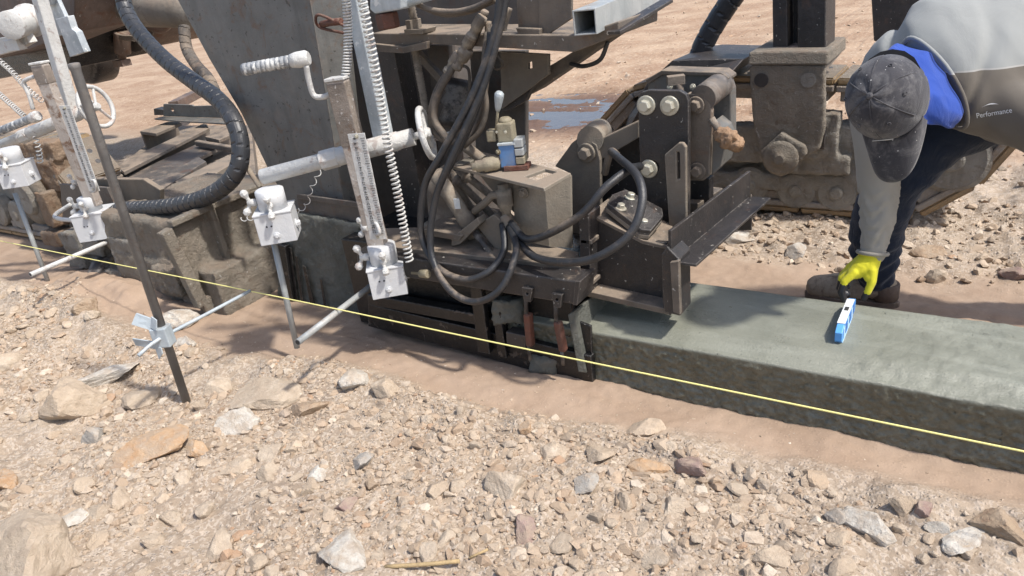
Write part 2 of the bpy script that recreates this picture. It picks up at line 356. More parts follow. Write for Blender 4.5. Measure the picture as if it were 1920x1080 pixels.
# ================================================================== GROUND
def edge_near(x): return np.interp(x, [-6, -4.3, -3.3, -2.5, -2.05, -1.4, -.9, -.2, .2, 2], [1.75, 1.68, 1.55, 1.70, 1.76, 1.69, 1.82, 1.86, 1.90, 1.92]) + .03 * fbm(x * 3, x * 0, 3, 5)
PATH_Y = 2.60
def ground_h(x, y, fine=True):
    x = np.asarray(x, float); y = np.asarray(y, float)
    en = edge_near(x)
    rub = sst(en + .07, en - .05, y + .05 * fbm(x * 6, y * 6, 3, 9))          # near rubble
    dl = sst(-3.0, -3.8, x)
    far = sst(3.15, 3.5, y + .12 * fbm(x * 3, y * 3, 3, 21))                  # ground beyond the curb
    field = sst(4.6, 5.6, y)
    strip = (1 - rub) * (1 - far)
    h = rub * (.028 + .03 * fbm(x * 2.1, y * 2.1, 4, 1) + .022 * fbm(x * 9, y * 9, 3, 2))
    if fine: h = h + rub * (.010 * np.abs(fbm(x * 28, y * 28, 3, 3)) + .006 * fbm(x * 70, y * 70, 2, 4))
    h = h + strip * (.012 * fbm(x * 1.6, y * 4, 3, 31) + .010 * fbm(x * 6, y * 10, 4, 33) + .006 * np.abs(fbm(x * 17, y * 22, 2, 34)))
    if fine: h = h + strip * (.0016 * fbm(x * 40, y * 40, 3, 35))
    h = h + (1 - rub) * (.008 + .022 * sst(-1.2, -2.0, x)) * sst(2.02, 1.86, y) * sst(1.5, 1.8, y) * (.6 + .5 * fbm(x * 3, x * 0, 2, 40)) * sst(-3.4, -2.6, x)   # low spoil lip along the trench
    h = h + far * (1 - field) * (.0 + .04 * fbm(x * 1.5, y * 1.5, 4, 51) + .03 * fbm(x * 7, y * 7, 3, 52))
    if fine: h = h + far * (.010 * fbm(x * 30, y * 30, 3, 53))
    h = h + (.165 + .02 * fbm(x * 5, y * 0, 3, 41)) * sst(2.90, 2.58, y) * sst(2.40, 2.50, y) * sst(-1.5, -1.2, x)      # sand pushed up behind the curb
    h = h + (1 - far) * .012 * np.abs(vn(x * .7, y * 13, 43)) * sst(2.6, 2.8, y)
    h = h + .035 * np.exp(-((y - en + .09) / .07) ** 2) * (.6 + .8 * fbm(x * 4, y * 4, 3, 44))
    # mound beside the crawler on the right, soil heaped round the auger housing on the left
    h = h + .14 * np.exp(-((x - .65) / .5) ** 2 - ((y - 4.2) / .8) ** 2)
    h = h + .13 * np.exp(-((x + 4.15) / .55) ** 2 - ((y - 1.80) / .22) ** 2) * (1 + .4 * fbm(x * 6, y * 6, 3, 60))
    h = h + .05 * dl * np.exp(-((y - 1.2) / .6) ** 2)
    # tyre-churned field with a shallow wet hollow
    rid = fbm(x * .8 + .6 * vn(x * 2, y * 2, 70), y * 5.0, 3, 71)
    h = h + field * ((.016 + .026 * np.exp(-((y - 6.6) / 1.6) ** 2)) * rid + .015 * fbm(x * 4, y * 4, 3, 72)) * sst(30, 7, y)
    h = h - field * .055 * np.exp(-((x + 3.55) / 1.1) ** 2 - ((y - 6.35) / .75) ** 2)
    return h
def gaxis(lo, hi, step, far_lo, far_hi, g=1.12):
    mid = list(np.arange(lo, hi, step)); a, s = [], step
    v = lo
    while v > far_lo: s *= g; v -= s; a.append(v)
    b, s, v = [], step, mid[-1]
    while v < far_hi: s *= g; v += s; b.append(v)
    return np.array(a[::-1] + mid + b)
gx = gaxis(-5.4, 1.3, .0105, -700, 600); 
gy1 = np.arange(.25, 3.2, .0105); gy2 = [gy1[-1]]; st = .0105
while gy2[-1] < 1200: st *= 1.012 if gy2[-1] < 9 else 1.09; gy2.append(gy2[-1] + st)
gy = np.concatenate([np.array([-60, -20, -6, -2, -.6, -.1, .1]), gy1, np.array(gy2[1:])])
XX, YY = np.meshgrid(gx, gy); HH = ground_h(XX, YY)
nxg, nyg = len(gx), len(gy)
co = np.stack([XX, YY, HH], -1).reshape(-1, 3).astype(np.float32)
idx = np.arange(nxg * nyg).reshape(nyg, nxg)
quads = np.stack([idx[:-1, :-1], idx[:-1, 1:], idx[1:, 1:], idx[1:, :-1]], -1).reshape(-1, 4)
def np_mesh(name, co, faces, k, smooth=True):
    me = bpy.data.meshes.new(name); nf = len(faces)
    me.vertices.add(len(co)); me.vertices.foreach_set('co', np.asarray(co, np.float32).ravel())
    me.loops.add(nf * k); me.loops.foreach_set('vertex_index', faces.astype(np.int32).ravel())
    me.polygons.add(nf); me.polygons.foreach_set('loop_start', np.arange(0, nf * k, k, dtype=np.int32))
    me.update(calc_edges=True); me.polygons.foreach_set('use_smooth', np.full(nf, smooth)); me.update(); return me
gme = np_mesh('ground', co, quads, 4)
# what the soil is where: red = loose rubble, green = smooth damp trench soil, blue = churned field
en = edge_near(XX); nz = .06 * fbm(XX * 6, YY * 6, 3, 9)
zr = np.maximum(sst(en + .09, en - .07, YY + nz), sst(3.15, 3.5, YY + nz * 2) * sst(5.4, 4.6, YY))
zb = sst(4.6, 5.6, YY + nz * 4)
wet = np.exp(-((XX + 3.55) / 1.3) ** 2 - ((YY - 6.3) / 1.1) ** 2)
att = gme.color_attributes.new('soil', 'FLOAT_COLOR', 'POINT')
att.data.foreach_set('color', np.stack([zr, wet, zb, np.ones_like(zr)], -1).reshape(-1).astype(np.float32))
t = NT('soil_and_rubble')
at = t.n('ShaderNodeAttribute', attribute_name='soil'); sp = t.n('ShaderNodeSeparateColor'); t.set(sp.inputs[0], at.outputs['Color'])
rubw, wetw, fieldw = sp.outputs
n1 = t.noise(3.5, 8, .65, .3); n2 = t.noise(38, 6, .7); n3 = t.noise(150, 4, .65)
trench = t.mix(t.ramp(n1, .3, .7), (.285, .205, .146), (.36, .268, .198))
trench = t.mix(t.math('MULTIPLY', t.ramp(n3, .55, .72), .5), trench, (.44, .33, .245))
rubc = t.mix(t.ramp(n1, .32, .68), (.29, .226, .166), (.37, .298, .226))
rubc = t.mix(t.math('MULTIPLY', t.ramp(t.noise(1.1, 5, .6, .5), .5, .66), .6), rubc, (.235, .185, .143))
rubc = t.mix(t.ramp(n2, .48, .66), rubc, (.44, .36, .28))
rubc = t.mix(t.math('MULTIPLY', t.ramp(t.noise(70, 5, .7), .58, .7), .7), rubc, (.225, .165, .122))
vor = t.n('ShaderNodeTexVoronoi', feature='F1'); t.set(vor.inputs['Vector'], t.pos); vor.inputs['Scale'].default_value = 95
vcol = t.n('ShaderNodeSeparateColor'); t.set(vcol.inputs[0], vor.outputs['Color'])
rubc = t.mix(t.math('MULTIPLY', t.ramp(vcol.outputs[0], .60, .7), .75), rubc, (.47, .395, .32))
fn = t.noise(1.3, 8, .65, .5); fcol = t.mix(t.ramp(fn, .35, .65), (.29, .19, .124), (.405, .295, .205))
fcol = t.mix(t.math('MULTIPLY', t.ramp(t.noise(26, 7, .75), .5, .68), .8), fcol, (.56, .455, .35))
fcol = t.mix(t.math('MULTIPLY', t.ramp(t.noise(9, 7, .7), .55, .68), .7), fcol, (.20, .12, .075))
col = t.mix(rubw, trench, rubc); col = t.mix(fieldw, col, fcol)
wm = t.math('MULTIPLY', t.ramp(wetw, .25, .75), fieldw)
col = t.mix(wm, col, (.135, .085, .062))
ro = t.math('SUBTRACT', .92, t.math('MULTIPLY', wm, .3))
hb = t.math('ADD', t.math('MULTIPLY', t.noise(60, 8, .7), .7), t.math('MULTIPLY', t.math('MULTIPLY', t.ramp(vor.outputs['Distance'], .55, .0), t.ramp(vcol.outputs[0], .45, .6)), .5))
hb = t.math('ADD', hb, t.math('MULTIPLY', n3, .4))
hb = t.math('MULTIPLY', hb, t.math('ADD', .22, t.math('MULTIPLY', t.math('MAXIMUM', rubw, fieldw), .78)))
t.out(col, ro, 0, t.bump(hb, .008), .2)
tag(link_mesh('ground', gme, t.m), kind='structure')
# puddle lying in the hollow
bm = bmesh.new(); bmesh.ops.create_grid(bm, x_segments=6, y_segments=6, size=1)
for v in bm.verts: v.co = Vector((-3.5 + v.co.x * 1.25, 6.5 + v.co.y * 1.0, -.036))
t = NT('muddy_water'); t.out(t.mix(t.noise(8, 5), (.07, .052, .045), (.10, .075, .062)), .04, 0, t.bump(t.noise(14, 3), .002), 1.0)
tag(put('puddle', bm, t.m, None, 0), kind='structure')

# ================================================================== CURB
C0, C1, CT = 2.066, 2.522, .205
prof = []
for i in range(52): f = i / 51; prof.append((C0 + .012 * (1 - f) , -.06 + f * (CT + .050)))
for i in range(1, 7): a = math.pi / 2 * i / 6; prof.append((C0 + .010 - .010 * math.cos(a), CT - .010 + .010 * math.sin(a)))
for i in range(1, 46):
    q_ = (C1 - C0 - .034) * i / 45; prof.append((C0 + .012 + q_, CT + .022 * min(1.0, q_ / .085) + .003 * float(sst(.10, .45, q_))))
for i in range(1, 6): a = math.pi / 2 * i / 5; prof.append((C1 - .018 + .018 * math.sin(a), CT + .007 + .018 * math.cos(a)))
for i in range(1, 8): prof.append((C1, CT - .018 - .25 * i / 7))
xs = np.concatenate([np.arange(-1.55, .75, .0052), np.arange(.75, 30, .4)])
py = np.array([p[0] for p in prof]); pz = np.array([p[1] for p in prof]); s_ = np.concatenate([[0], np.cumsum(np.hypot(np.diff(py), np.diff(pz)))])
XC, SC = np.meshgrid(xs, s_); PYc = np.repeat(py[:, None], len(xs), 1); PZc = np.repeat(pz[:, None], len(xs), 1)
face = sst(CT - .004, CT - .03, PZc) * (PYc < C0 + .1)
lump = .004 * fbm(XC * 20, SC * 34, 4, 81) + .0072 * fbm(XC * 66 + SC * 20, SC * 92, 3, 82) + .004 * np.abs(fbm(XC * 38, SC * 44, 3, 87)) + .012 * sst(.07, .0, SC - .06) 
rough_top = sst(-.35, -.02, XC + .25 * fbm(XC * 4, SC * 4, 3, 83)) * (1 - face)
topn = .0012 * fbm(XC * 5, SC * 14, 3, 84) + rough_top * (.0040 * fbm(XC * 30, SC * 30, 4, 85)) + .0025 * fbm(XC * 1.4, SC * 5, 2, 86)
PYc = PYc - face * lump; PZc = PZc + (1 - face) * topn * (pz[:, None] > CT - .03) - face * 0
cc = np.stack([XC, PYc, PZc], -1).reshape(-1, 3); ii = np.arange(cc.shape[0]).reshape(XC.shape)
cq = np.stack([ii[:-1, :-1], ii[:-1, 1:], ii[1:, 1:], ii[1:, :-1]], -1).reshape(-1, 4)[:, ::-1]
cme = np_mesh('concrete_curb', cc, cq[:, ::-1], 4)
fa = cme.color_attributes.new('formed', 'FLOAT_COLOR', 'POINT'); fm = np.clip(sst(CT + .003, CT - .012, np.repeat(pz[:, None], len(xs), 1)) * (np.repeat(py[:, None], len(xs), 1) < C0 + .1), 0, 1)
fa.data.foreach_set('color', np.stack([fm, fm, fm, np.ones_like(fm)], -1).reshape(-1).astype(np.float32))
t = NT('fresh_concrete')
c1 = t.mix(t.ramp(t.noise(4, 8, .65, .6), .32, .68), (.182, .186, .148), (.242, .246, .20))
c1 = t.mix(t.math('MULTIPLY', t.ramp(t.noise(1, 6, .6, .6, t.mapping((2.2, 9, 9))), .48, .7), .55), c1, (.29, .295, .245))
pit = t.math('MAXIMUM', t.ramp(t.noise(75, 3, .5), .715, .745), t.math('MULTIPLY', t.ramp(t.noise(190, 2, .5), .70, .74), .6))
drag = t.noise(1, 5, .65, .3, t.mapping((1.2, 70, 70)))
c1 = t.mix(t.math('MULTIPLY', t.ramp(drag, .55, .75), .35), c1, (.115, .12, .095))
c1 = t.mix(t.math('MULTIPLY', pit, .8), c1, (.065, .07, .058))
c1 = t.mix(t.math('MULTIPLY', t.ramp(t.noise(42, 3, .5, 1.), .73, .77), .6), c1, (.34, .34, .30))
fat = t.n('ShaderNodeAttribute', attribute_name='formed')      # slipped side: wet, its shade deepened in the colour; top: trowelled
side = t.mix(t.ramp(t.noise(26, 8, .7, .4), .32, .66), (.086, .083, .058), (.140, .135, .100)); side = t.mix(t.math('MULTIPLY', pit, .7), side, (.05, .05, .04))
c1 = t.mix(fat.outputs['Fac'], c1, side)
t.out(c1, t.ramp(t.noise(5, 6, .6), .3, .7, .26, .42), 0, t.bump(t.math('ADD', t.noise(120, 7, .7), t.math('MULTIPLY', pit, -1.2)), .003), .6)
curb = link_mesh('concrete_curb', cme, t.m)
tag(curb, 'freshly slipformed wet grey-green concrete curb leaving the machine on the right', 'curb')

# ================================================================== STONES
def rock_mesh(seed, sub=3, planes=11, flat=1.0, noise=.05):
    rr = np.random.default_rng(seed); bm = bmesh.new(); bmesh.ops.create_icosphere(bm, subdivisions=sub, radius=1)
    n = rr.normal(size=(planes, 3)); n /= np.linalg.norm(n, axis=1)[:, None]; dd = rr.uniform(.48, .95, planes)
    v = np.array([x.co for x in bm.verts]); q = v @ n.T
    r = np.where(q > .05, dd[None] / np.maximum(q, .05), 9).min(1); r = np.minimum(r, 1.12)
    v = v * r[:, None]
    nn = fbm(v[:, 0] * 2.2 + seed, v[:, 1] * 2.2 + v[:, 2] * 1.7, 4, seed % 997) * noise * 1.6 + fbm(v[:, 0] * 7 + seed, v[:, 2] * 7 - v[:, 1] * 5, 3, seed % 991) * noise * .7
    v = v * (1 + nn[:, None]); v[:, 2] *= flat
    for x, p in zip(bm.verts, v): x.co = p
    me = bpy.data.meshes.new('rock'); 
    bm.to_mesh(me); bm.free(); me.update(); return me
def stone_mat(name, a, b, c, rnd=True):
    t = NT(name); oi = t.n('ShaderNodeObjectInfo'); tc = t.n('ShaderNodeTexCoord')
    n1 = t.noise(1.6, 8, .7, .5, tc.outputs['Object']) ; n1 = t.noise(14, 8, .7, .5)
    col = t.mix(t.ramp(n1, .3, .66), a, b); col = t.mix(t.math('MULTIPLY', t.ramp(t.noise(34, 7, .7, .4), .5, .7), .7), col, c)
    if rnd:
        cr = t.n('ShaderNodeValToRGB'); e = cr.color_ramp.elements; t.set(cr.inputs[0], oi.outputs['Random'])
        e[0].color = (.92, .885, .85, 1); e[0].position = 0; e[1].color = (1.0, .86, .74, 1); e[1].position = 1
        x = e.new(.3); x.color = (1.06, 1.03, 1.0, 1); x = e.new(.55); x.color = (1.0, .93, .86, 1); x = e.new(.8); x.color = (1.16, 1.14, 1.12, 1)
        mm = t.n('ShaderNodeMix', data_type='RGBA', blend_type='MULTIPLY'); mm.inputs[0].default_value = 1; t.set(mm.inputs[6], col); t.set(mm.inputs[7], cr.outputs[0]); col = mm.outputs[2]
    up = t.ramp(t.up(), -.1, .8); col = t.mix(t.math('MULTIPLY', t.math('MULTIPLY', up, t.ramp(t.noise(22, 7, .7), .40, .62)), .7), col, (.41, .325, .245))
    return t.out(col, .9, 0, t.bump(t.math('ADD', t.noise(55, 9, .75), t.math('MULTIPLY', t.noise(240, 4, .6), .35)), .010), .2)
M['stone'] = stone_mat('limestone', (.42, .35, .272), (.51, .438, .35), (.57, .51, .43))
M['stone_white'] = stone_mat('white_limestone', (.52, .475, .41), (.62, .585, .52), (.45, .38, .30), False)
M['stone_orange'] = stone_mat('orange_sandstone', (.43, .26, .14), (.51, .355, .225), (.60, .52, .42), False)
M['stone_brown'] = stone_mat('brown_sandstone', (.33, .235, .16), (.41, .31, .215), (.26, .17, .115), False)
M['stone_grey'] = stone_mat('grey_limestone', (.37, .345, .31), (.45, .42, .375), (.54, .50, .44), False)
M['stone_purple'] = stone_mat('purple_sandstone', (.30, .205, .175), (.38, .28, .24), (.25, .155, .13), False)

def set_rock(o, px, py, w_, h_, z=None, yaw=None, flat=None, sink=.3):
    """stand a rock of about w_ by h_ photo pixels on the ground seen at the pixel"""
    p = PZ(px, py + h_ * .2, .03)
    for _ in range(3): p = PZ(px, py + h_ * .2, float(ground_h(p.x, p.y, False)))
    k = ppm(p); a = w_ / k / 2 * 1.08; e = (EYE - p).normalized().z
    fl = flat if flat else .62
    b = h_ / k / 2 / math.sqrt(e * e + fl * fl * (1 - e * e)) * 1.05; b = max(.55 * a, min(b, 1.9 * a))
    o.scale = (a, b, fl * min(a, b) if fl < .5 else fl * (a + b) / 2)
    o.location = (p.x, p.y, p.z + o.scale.z * (1 - 2 * sink) * .8 - .002)
    vd = math.atan2(p.x, p.y)
    o.rotation_euler = (random.uniform(-.12, .12), random.uniform(-.12, .12), -vd + (R_(yaw) if yaw else 0))
NAMED = [  # px, py, w, h, material, flatness, yaw, seed, label
 (58, 1030, 165, 150, 'stone', .85, 0, 3, 'big pale boulder with a bright broken top edge in the bottom left corner'),
 (275, 838, 140, 62, 'stone_orange', .38, -3, 5, 'long orange slab with a white lower edge in the loose rubble'),
 (150, 745, 100, 100, 'stone', .75, 10, 8, 'big dull beige block of rock to the left of the steel stake'),
 (185, 702, 150, 46, 'stone_white', .3, 8, 12, 'pale flat slab leaning over the big dull beige block'),
 (180, 813, 48, 44, 'stone_grey', .85, 0, 15, 'round grey cobble above the left end of the orange slab'),
 (448, 782, 84, 66, 'stone_white', .5, 30, 21, 'bright white jagged rock at the lower right of the stake foot'),
 (492, 738, 138, 66, 'stone', .42, -6, 23, 'large flat tan slab below the foot of the feeler rods'),
 (572, 762, 80, 38, 'stone_brown', .42, 8, 27, 'brown flat stone touching the right end of the tan slab'),
 (657, 708, 58, 52, 'stone_white', .7, 25, 31, 'white angular rock alone at the edge of the smooth trench soil'),
 (645, 1018, 92, 88, 'stone_white', .42, 42, 34, 'long pale slab lying diagonally near the bottom edge'),
 (955, 903, 74, 78, 'stone', .8, 12, 37, 'rounded pale boulder in the middle of the foreground rubble'),
 (1100, 903, 52, 36, 'stone_grey', .6, 10, 41, 'grey angular cobble with pale veins right of the rounded boulder'),
 (1037, 848, 46, 40, 'stone', .7, 30, 43, 'tan angular cobble above and right of the rounded boulder'),
 (1121, 846, 48, 52, 'stone', .7, -30, 47, 'upright pale cobble next to the tan angular cobble'),
 (678, 863, 46, 36, 'stone_grey', .6, 0, 51, 'smooth greenish grey cobble left of the middle'),
 (1217, 875, 72, 34, 'stone_orange', .5, 0, 53, 'crumbling orange stone under the smooth trench soil'),
 (1300, 872, 62, 52, 'stone_purple', .7, 0, 57, 'mauve blocky stone right of the crumbling orange stone'),
 (1573, 966, 46, 40, 'stone_grey', .85, 0, 61, 'round grey cobble beside the large white wedge of rock'),
 (1632, 978, 96, 58, 'stone_white', .55, -10, 63, 'large white wedge-shaped rock in the right foreground'),
 (1690, 945, 44, 50, 'stone', .85, 0, 67, 'upright tan rock standing behind the white wedge'),
 (1732, 952, 36, 32, 'stone_purple', .85, 0, 71, 'small dark red-brown cobble right of the upright tan rock'),
 (1752, 984, 44, 30, 'stone_white', .6, 0, 73, 'small pinkish white stone right of the white wedge'),
 (1815, 1000, 52, 80, 'stone_white', .45, -30, 77, 'long pinkish white slab near the right edge'),
 (1878, 985, 96, 60, 'stone_brown', .65, -15, 79, 'big brown rock against the right edge'),
 (815, 918, 50, 40, 'stone', .6, 12, 83, 'pale flat-topped cobble left of the rounded boulder'),
 (648, 945, 56, 28, 'stone_purple', .5, -12, 87, 'mauve flat stone above the diagonal pale slab'),
 (335, 592, 66, 50, 'stone_white', .6, 0, 91, 'pale rock just behind the grey clamp of the stake'),
 (350, 640, 44, 36, 'stone_white', .6, 0, 93, 'white rock at the right side of the grey clamp'),
 (140, 965, 54, 46, 'stone_white', .35, 25, 97, 'flat white stone beside the bottom left boulder'),
 (368, 838, 52, 46, 'stone_orange', .65, 0, 101, 'rounded orange lump at the right end of the orange slab'),
 (988, 800, 26, 26, 'stone_orange', .8, 0, 103, 'small bright orange cobble at the edge of the trench soil'),
 (166, 573, 44, 36, 'stone_brown', .7, 0, 107, 'brown rock on the soil heap below the left sensor'),
 (1740, 468, 60, 34, 'stone_brown', .5, -10, 109, 'brown slab behind the worker beside the crawler'),
 (1905, 512, 50, 34, 'stone_purple', .6, 0, 113, 'dark reddish rock at the right edge beyond the curb'),
 (1386, 446, 52, 22, 'stone_white', .5, 0, 117, 'pale flat rock under the end of the angle iron'),
 (1490, 470, 50, 34, 'stone_grey', .6, 0, 119, 'grey rock on the rubble left of the worker'),
 (1445, 1040, 60, 44, 'stone', .6, 10, 121, 'tan rock near the bottom right of the rubble'),
 (985, 985, 60, 50, 'stone_purple', .6, -20, 123, 'mauve-brown rock below the rounded boulder'),
 (600, 885, 40, 34, 'stone_white', .6, 0, 127, 'small pink and white stone left of the greenish grey cobble'),
 (515, 840, 52, 40, 'stone', .7, 0, 131, 'tan rounded stone below the white jagged rock'),
 (320, 965, 40, 50, 'stone', .5, 30, 133, 'tilted tan stone in the lower left rubble'),
 (12, 900, 40, 60, 'stone_orange', .8, 0, 137, 'rust-stained stone cut by the left edge'),
 (1210, 800, 70, 40, 'stone', .5, 0, 139, 'soil-covered stone half buried in the trench edge'),
]
for (px, py, w_, h_, mt, fl, yaw, sd, lab) in NAMED:
    me = rock_mesh(sd, 4, 12, 1, .055); o = link_mesh('rock', me, M[mt]); set_rock(o, px, py, w_, h_, None, yaw, fl, .30)
    tag(o, lab, 'rock', 'rocks lying in the rubble')
POOL = [rock_mesh(300 + i, 3, 9, 1, .06) for i in range(24)]
for me in POOL: me.materials.append(M['stone'])
n_ind = 252; taken = [(a, b, c) for a, b, c, *_ in NAMED]
def zone_pick():
    while True:
        u = RNG.random()
        if u < .84: px, py = RNG.uniform(-10, 1930), RNG.uniform(520, 1090)
        elif u < .95: px, py = RNG.uniform(1290, 1930), RNG.uniform(300, 520)
        else: px, py = RNG.uniform(0, 160), RNG.uniform(460, 620)
        p = PZ(px, py, .02); e = float(edge_near(p.x))
        if p.y < e - .02 - .06 * RNG.random(): return px, py, p
        if 3.3 < p.y < 4.9 and p.x > -1.5: return px, py, p
kk = 0
while kk < n_ind:
    px, py, p = zone_pick(); sz = min(66, 18 * (1 - RNG.random()) ** -.48) * (.8 if p.y > 2.5 else 1)
    if any((px - a) ** 2 + (py - b) ** 2 < (.42 * (c + sz)) ** 2 for a, b, c in taken): continue
    taken.append((px, py, sz)); k = ppm(p); r = sz / k / 2
    o = bpy.data.objects.new('stone', POOL[kk % 24]); COL.objects.link(o)
    o.scale = (r * RNG.uniform(.85, 1.3), r * RNG.uniform(.75, 1.1), r * RNG.uniform(.45, .85))
    o.rotation_euler = (RNG.uniform(-.4, .4), RNG.uniform(-.4, .4), RNG.uniform(0, 6.28))
    o.location = (p.x, p.y, float(ground_h(p.x, p.y)) + o.scale.z * .14)
    if p.y > 2.5: tag(o, 'loose broken stone on the churned ground beyond the curb', 'stone', 'loose stones beyond the curb')
    else: tag(o, 'loose pale limestone piece scattered in the foreground rubble', 'stone', 'loose stones in the foreground rubble')
    kk += 1
# the countless small stones: joined, real geometry
def hull_shapes(n, pts):
    out = []
    for i in range(n):
        bm = bmesh.new(); v = RNG.normal(size=(pts, 3)); v /= np.linalg.norm(v, axis=1)[:, None]; v *= RNG.uniform(.75, 1.05, (pts, 1))
        for p in v: bm.verts.new(p)
        r = bmesh.ops.convex_hull(bm, input=bm.verts); bmesh.ops.delete(bm, geom=[g for g in r['geom_interior'] if isinstance(g, bmesh.types.BMVert)], context='VERTS')
        bmesh.ops.triangulate(bm, faces=bm.faces[:]); bmesh.ops.recalc_face_normals(bm, faces=bm.faces[:]); bm.verts.index_update()
        out.append((np.array([x.co for x in bm.verts]), np.array([[y.index for y in f.verts] for f in bm.faces]))); bm.free()
    return out
def scatter(name, X, Y, Rr, shapes, mat, lift=.25):
    Z = ground_h(X, Y); V, Fc, Cc = [], [], []; off = 0
    pal = np.array([(.42, .345, .272), (.47, .40, .325), (.36, .285, .215), (.53, .47, .40), (.33, .25, .185), (.44, .35, .27), (.60, .55, .48), (.39, .26, .175), (.37, .32, .275)])
    pw = np.array([.22, .2, .13, .14, .08, .1, .06, .03, .04]); pw /= pw.sum()
    ci = RNG.choice(len(pal), len(X), p=pw)
    for i in range(len(X)):
        v, f = shapes[i % len(shapes)]
        q = RNG.normal(size=4); q /= np.linalg.norm(q); a, b, c, d = q
        m = np.array([[1 - 2 * (c * c + d * d), 2 * (b * c - d * a), 2 * (b * d + c * a)], [2 * (b * c + d * a), 1 - 2 * (b * b + d * d), 2 * (c * d - b * a)], [2 * (b * d - c * a), 2 * (c * d + b * a), 1 - 2 * (b * b + c * c)]])
        s = Rr[i] * np.array([RNG.uniform(.8, 1.4), RNG.uniform(.7, 1.1), RNG.uniform(.45, .9)])
        vv = (v * s) @ m.T; vv[:, 2] *= .75
        V.append(vv + [X[i], Y[i], Z[i] + Rr[i] * lift]); Fc.append(f + off); off += len(v)
        Cc.append(np.repeat((pal[ci[i]] * np.array((1.06, 1.01, .94)) * RNG.uniform(.88, 1.08))[None], len(v), 0))
    V = np.concatenate(V); Fc = np.concatenate(Fc); Cc = np.concatenate(Cc)
    me = np_mesh(name, V, Fc, 3, False); at = me.color_attributes.new('tint', 'FLOAT_COLOR', 'POINT')
    at.data.foreach_set('color', np.concatenate([Cc, np.ones((len(Cc), 1))], 1).ravel().astype(np.float32))
    return tag(link_mesh(name, me, mat), kind='stuff')
t = NT('gravel_stone'); at = t.n('ShaderNodeAttribute', attribute_name='tint')
col = t.mix(t.math('ADD', .22, t.math('MULTIPLY', t.ramp(t.noise(40, 6, .7), .42, .68), .5)), at.outputs['Color'], (.385, .300, .225))
M['gravel'] = t.out(col, .92, 0, t.bump(t.noise(180, 6, .7), .005), .2)
small = hull_shapes(20, 11); mid = hull_shapes(16, 18)
def near_pts(n, d=0.0):
    X, Y = [], []
    while len(X) < n:
        y = .33 + 1.45 * RNG.random(n) ** 1.0; x = RNG.uniform(-6.2, 1.0, n)
        ok = (y < edge_near(x) - d + .07 * RNG.normal(size=n)) & (x > -1.55 * y - 2.2) & (x < .25 * y + .3) & (fbm(x * 2.6, y * 2.6, 3, 200) * 1.5 + RNG.uniform(-.45, .45, n) > -.05)
        X += list(x[ok]); Y += list(y[ok])
    return np.array(X[:n]), np.array(Y[:n])
def far_pts(n):
    y = 3.25 + 1.75 * RNG.random(n); x = RNG.uniform(-1.6, 1.6, n); ok = fbm(x * 2, y * 2, 3, 210) + RNG.uniform(-.5, .5, n) > -.1
    return x[ok], y[ok]
X, Y = near_pts(21000); scatter('fine_gravel', X, Y, np.minimum(.0034 * (1 - RNG.random(len(X))) ** -.5, .011), small, M['gravel'], .05)
X, Y = near_pts(4600, .02); scatter('gravel', X, Y, np.minimum(.0085 * (1 - RNG.random(len(X))) ** -.55, .030), mid, M['gravel'], -.08)
X, Y = far_pts(5200); scatter('rubble_gravel', X, Y, np.minimum(.008 * (1 - RNG.random(len(X))) ** -.5, .03), small, M['gravel'])
n = 2600; Y = 5 + 22 * RNG.random(n) ** 1.6; X = RNG.uniform(-1, 1, n) * (2 + Y * .6) - Y * .45
scatter('field_pebbles', X, Y, np.minimum(.010 * (1 - RNG.random(n)) ** -.45, .045), small, M['gravel'])
n = 1500; X = RNG.uniform(-3.3, .4, n); Y = RNG.uniform(1.6, 2.02, n); scatter('trench_crumbs', X, Y, np.minimum(.0022 * (1 - RNG.random(n)) ** -.5, .009), small, M['gravel'], -.25)

# ================================================================== SLIPFORM PAVER
pv = thing('slipform_paver', 'dusty grey slipform paver with its black mould, crawlers, hoses and steel frame', 'paving machine', (-2.0, 2.6, 0))
# --- hopper side sheet, its returned edge and the slurry-covered lower sheet
sheet = put('side_sheet', slabY([(306, -50), (572, -50), (648, 400), (545, 392), (503, 318), (452, 212), (392, 110)], 2.26, .018), 'plate', pv, .004)
a, b, c, d = PY(572, -50, 2.258), PY(640, -50, 2.40), PY(690, 410, 2.36), PY(648, 400, 2.258)
put('folded_edge', poly3([a, b, c, d], (-.004, .02, 0)), 'plate', sheet, .003)
put('rib', slabY([(556, 370), (676, 388), (672, 422), (560, 402)], 2.215, .05), 'plate_dark', pv, .004)
put('rib_lip', slabY([(556, 364), (678, 381), (677, 390), (556, 372)], 2.20, .012), 'plate_dark', pv, .002)
low = put('lower_sheet', slabY([(536, 396), (562, 402), (672, 421), (694, 600), (690, 622), (520, 600), (520, 455)], 2.185, .03), 'muck', pv, 0, 'side sheet coated in grey-green concrete slurry', lump=(.010, .016, .05))
for q in ([(530, 462), (545, 464), (560, 575), (545, 572)], [(567, 498), (572, 500), (592, 580), (583, 577)], [(599, 522), (603, 524), (613, 586), (609, 584)], [(552, 480), (557, 481), (570, 578), (566, 577)]):
    put('dark_streak', slabY(q, 2.168, .004), 'black', low, 0)  # thin black slivers laid over the slurry sheet
put('dark_gap_strip', slabY([(520, 458), (534, 462), (552, 590), (538, 588)], 2.15, .03), 'black', pv, .003)  # black strip put in for the dark of the gap at the sheet's edge
